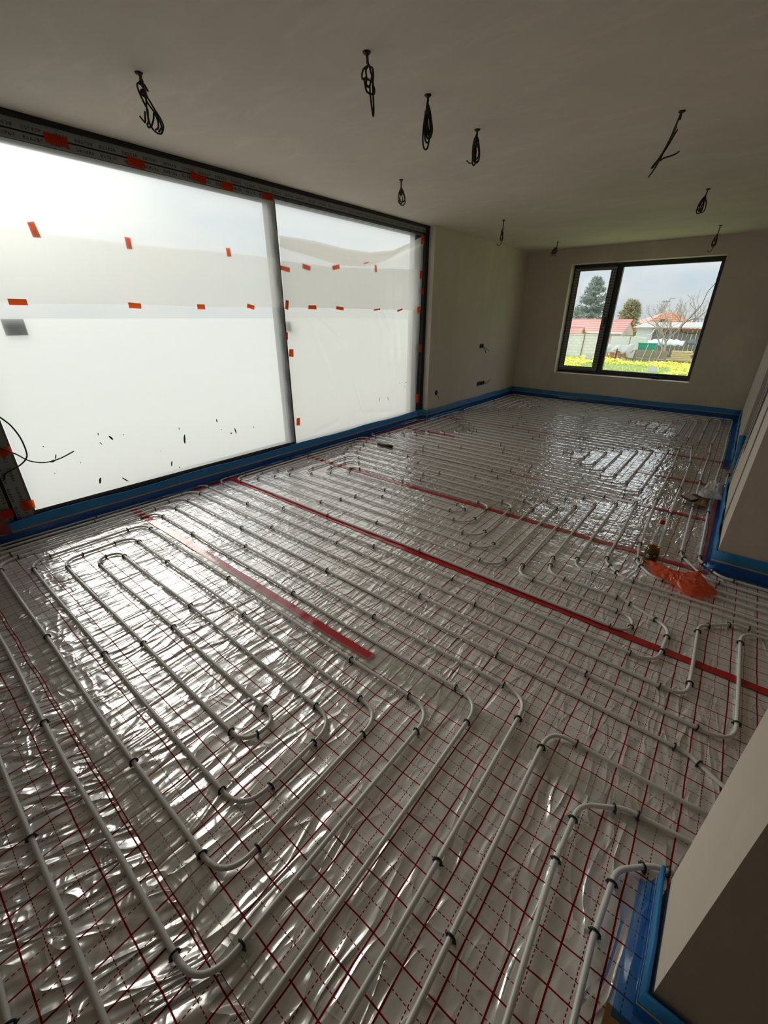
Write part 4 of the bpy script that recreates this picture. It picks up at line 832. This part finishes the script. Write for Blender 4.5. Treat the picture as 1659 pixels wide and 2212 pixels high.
sub(cr_, icr, 'end_board', MB().box((-7.05, 39.9, ZG), (-6.95, 40.8, ZG+.80)), 'rust')
for (x, dx, hh) in ((-6.30, .22, 1.30), (-5.80, .14, .92), (-5.27, .20, .90)): sub(cr_, icr, 'leaning_slat', MB().prism([(x, 39.78, ZG), (x+.06, 39.78, ZG), (x+.06+dx, 39.84, ZG+hh), (x+dx, 39.84, ZG+hh)], (0, .03, 0)), 'lightwood')
sub(cr_, icr, 'batten', MB().box((-6.7, 39.86, ZG+.26), (-6.1, 39.89, ZG+.30)), 'lightwood'); sub(cr_, icr, 'batten', MB().box((-5.5, 39.86, ZG+.24), (-4.75, 39.89, ZG+.28)), 'lightwood')
o = MB().box((-4.7, 40.4, ZG), (-1.5, 40.6, ZG+.16)).build('kerb', 'redkerb'); tag(o, 'low red-brown kerb along the far lawn', 'kerb')
o = empty('lumber_pile', (-4.0, 43.3, ZG))
for k in range(5):
    for q in range(2): MB().box((-.75+.05*(k % 2), -.30+.32*q, .02+.14*k), (.72-.07*(k % 3), -.02+.32*q, .14+.14*k)).build('plank', 'lumber', o)
tag(o, 'stack of light sawn lumber near the bare tree', 'lumber')
P = [[(-6.8+2.6*i/16, 44.0+1.1*j/6, -.62+.44*math.sin(math.pi*j/6)*math.sin(math.pi*(.15+.7*i/16))**.5+.05*math.sin(i*1.9+j)) for i in range(17)] for j in range(7)]
o = MB().grid(P).build('white_tarpaulin', 'bluetarp', None, True); solidify(o, .02); tag(o, 'pale white tarpaulin over goods behind the green bin', 'tarpaulin')
P = [[(-4.0+2.2*i/14, 44.4+.9*j/6, -.55+.40*math.sin(math.pi*j/6)*(.6+.4*math.sin(i*.8))+.04*math.sin(i*2.3+j)) for i in range(15)] for j in range(7)]
o = MB().grid(P).build('dark_cover', 'blackfoil', None, True); solidify(o, .02); tag(o, 'dark grey cover sheet in front of the plank shed', 'cover sheet')
# trees
def conifer(name, label, x, y, top, base_r, z_branch, mat, n, up_, seed, spread=1.0, droop=.2, blunt=.0):
    rn = random.Random(seed); root = empty(name, (x, y, ZG)); tag(root, label, 'tree', 'trees beyond the field'); H_ = top-ZG
    MB().tube([(0, 0, 0), (0, 0, H_*.6), (0, 0, H_*.97)], [.22, .14, .02], 7).build('trunk', 'bark', root)
    m = MB()
    for k in range(n):
        t = rn.random()**.8; z = z_branch+(H_-z_branch)*t; rmax = base_r*(1-t)**(1.0-blunt)*rn.uniform(.72, 1.05)+.12; a = rn.uniform(0, 2*math.pi)
        steps = max(2, int(rmax/.35))
        e = Vector((math.cos(a)*rmax, math.sin(a)*rmax, rmax*up_*(1 if t > .5 else .5)+rn.uniform(-.1, .1)))
        m.tube([(0, 0, z), tuple(Vector((0, 0, z))+e)], [.035, .008], 3, False)
        for s in range(steps):
            c = Vector((0, 0, z))+e*((s+.6)/steps)
            for q in range(5):
                d = Vector((rn.uniform(-1, 1)+math.cos(a)*.8, rn.uniform(-1, 1)+math.sin(a)*.8, rn.uniform(-.35, .75)*(1 if t < .7 else 1.6)-droop*.3)).normalized()*rn.uniform(.25, .50)*spread
                m.tube([tuple(c-d*.25), tuple(c+d*.35), tuple(c+d)], [.035*spread, .055*spread, .004], 3, False)
    m.build('foliage', mat, root); return root
conifer('spruce', 'tall grey-green spruce behind the tiled house', -14.8, 55, 5.2, 2.35, 1.6, 'spruce', 230, .40, 5, 1.1, .2, .25)
conifer('cypress', 'round-topped olive conifer between the two roofs', -10.4, 53, 2.80, 1.40, .6, 'thuja', 260, .6, 6, .9, -.3, .55)
conifer('thicket', 'grey-brown thicket behind the tiled house roof', -17.6, 60, 2.3, 2.2, .8, 'thuja', 120, .5, 12, .9, 0, .6)
def bare_tree(name, label, x, y, z0, h, seed, levels=5, r0=.16, lean=0.0, br=3, spreadv=.55):
    rn = random.Random(seed); root = empty(name, (x, y, z0)); tag(root, label, 'tree', 'trees beyond the field'); tr, tw = MB(), MB()
    def grow(p, d, ln, r_, lv):
        q = p+d*ln*.5+Vector((rn.uniform(-.06, .06), 0, rn.uniform(-.04, .04)))*ln; e = q+(d+Vector((rn.uniform(-.2, .2), rn.uniform(-.2, .2), .08))).normalized()*ln*.5
        (tr if lv >= levels-1 else tw).tube([tuple(p), tuple(q), tuple(e)], [r_, r_*.85, r_*.68], 5 if lv > 2 else 3, False)
        if lv == 0: return
        for k in range(br if lv > 1 else 2):
            nd = (d*.75+Vector((rn.uniform(-1, 1)*spreadv*1.5, rn.uniform(-1, 1)*spreadv, rn.uniform(-.05, .75)))).normalized(); grow(e if k < 2 else q, nd, ln*rn.uniform(.60, .82), r_*.62, lv-1)
    grow(Vector((0, 0, 0)), Vector((lean, 0, 1)).normalized(), h*.30, r0, levels); tr.build('trunk', 'bark', root); tw.build('twigs', 'bark', root); return root
bare_tree('bare_tree', 'bare branched fruit tree in front of the plank shed', -5.0, 42.3, ZG, 4.9, 4, 5, .12, -.12, 3, .60)
bare_tree('bare_tree', 'bare leafless tree rising behind the shed roof on the right', -5.4, 55.0, ZG, 6.2, 9, 5, .15, .05, 3, .6)
bare_tree('bare_tree', 'small bare tree behind the orange roof', -9.2, 68.0, ZG, 6.4, 21, 5, .14, .0, 3, .6)
bare_tree('bare_tree', 'bare tree at the far right edge of the window view', -3.1, 58.0, ZG, 5.4, 33, 5, .14, .1, 3, .6)
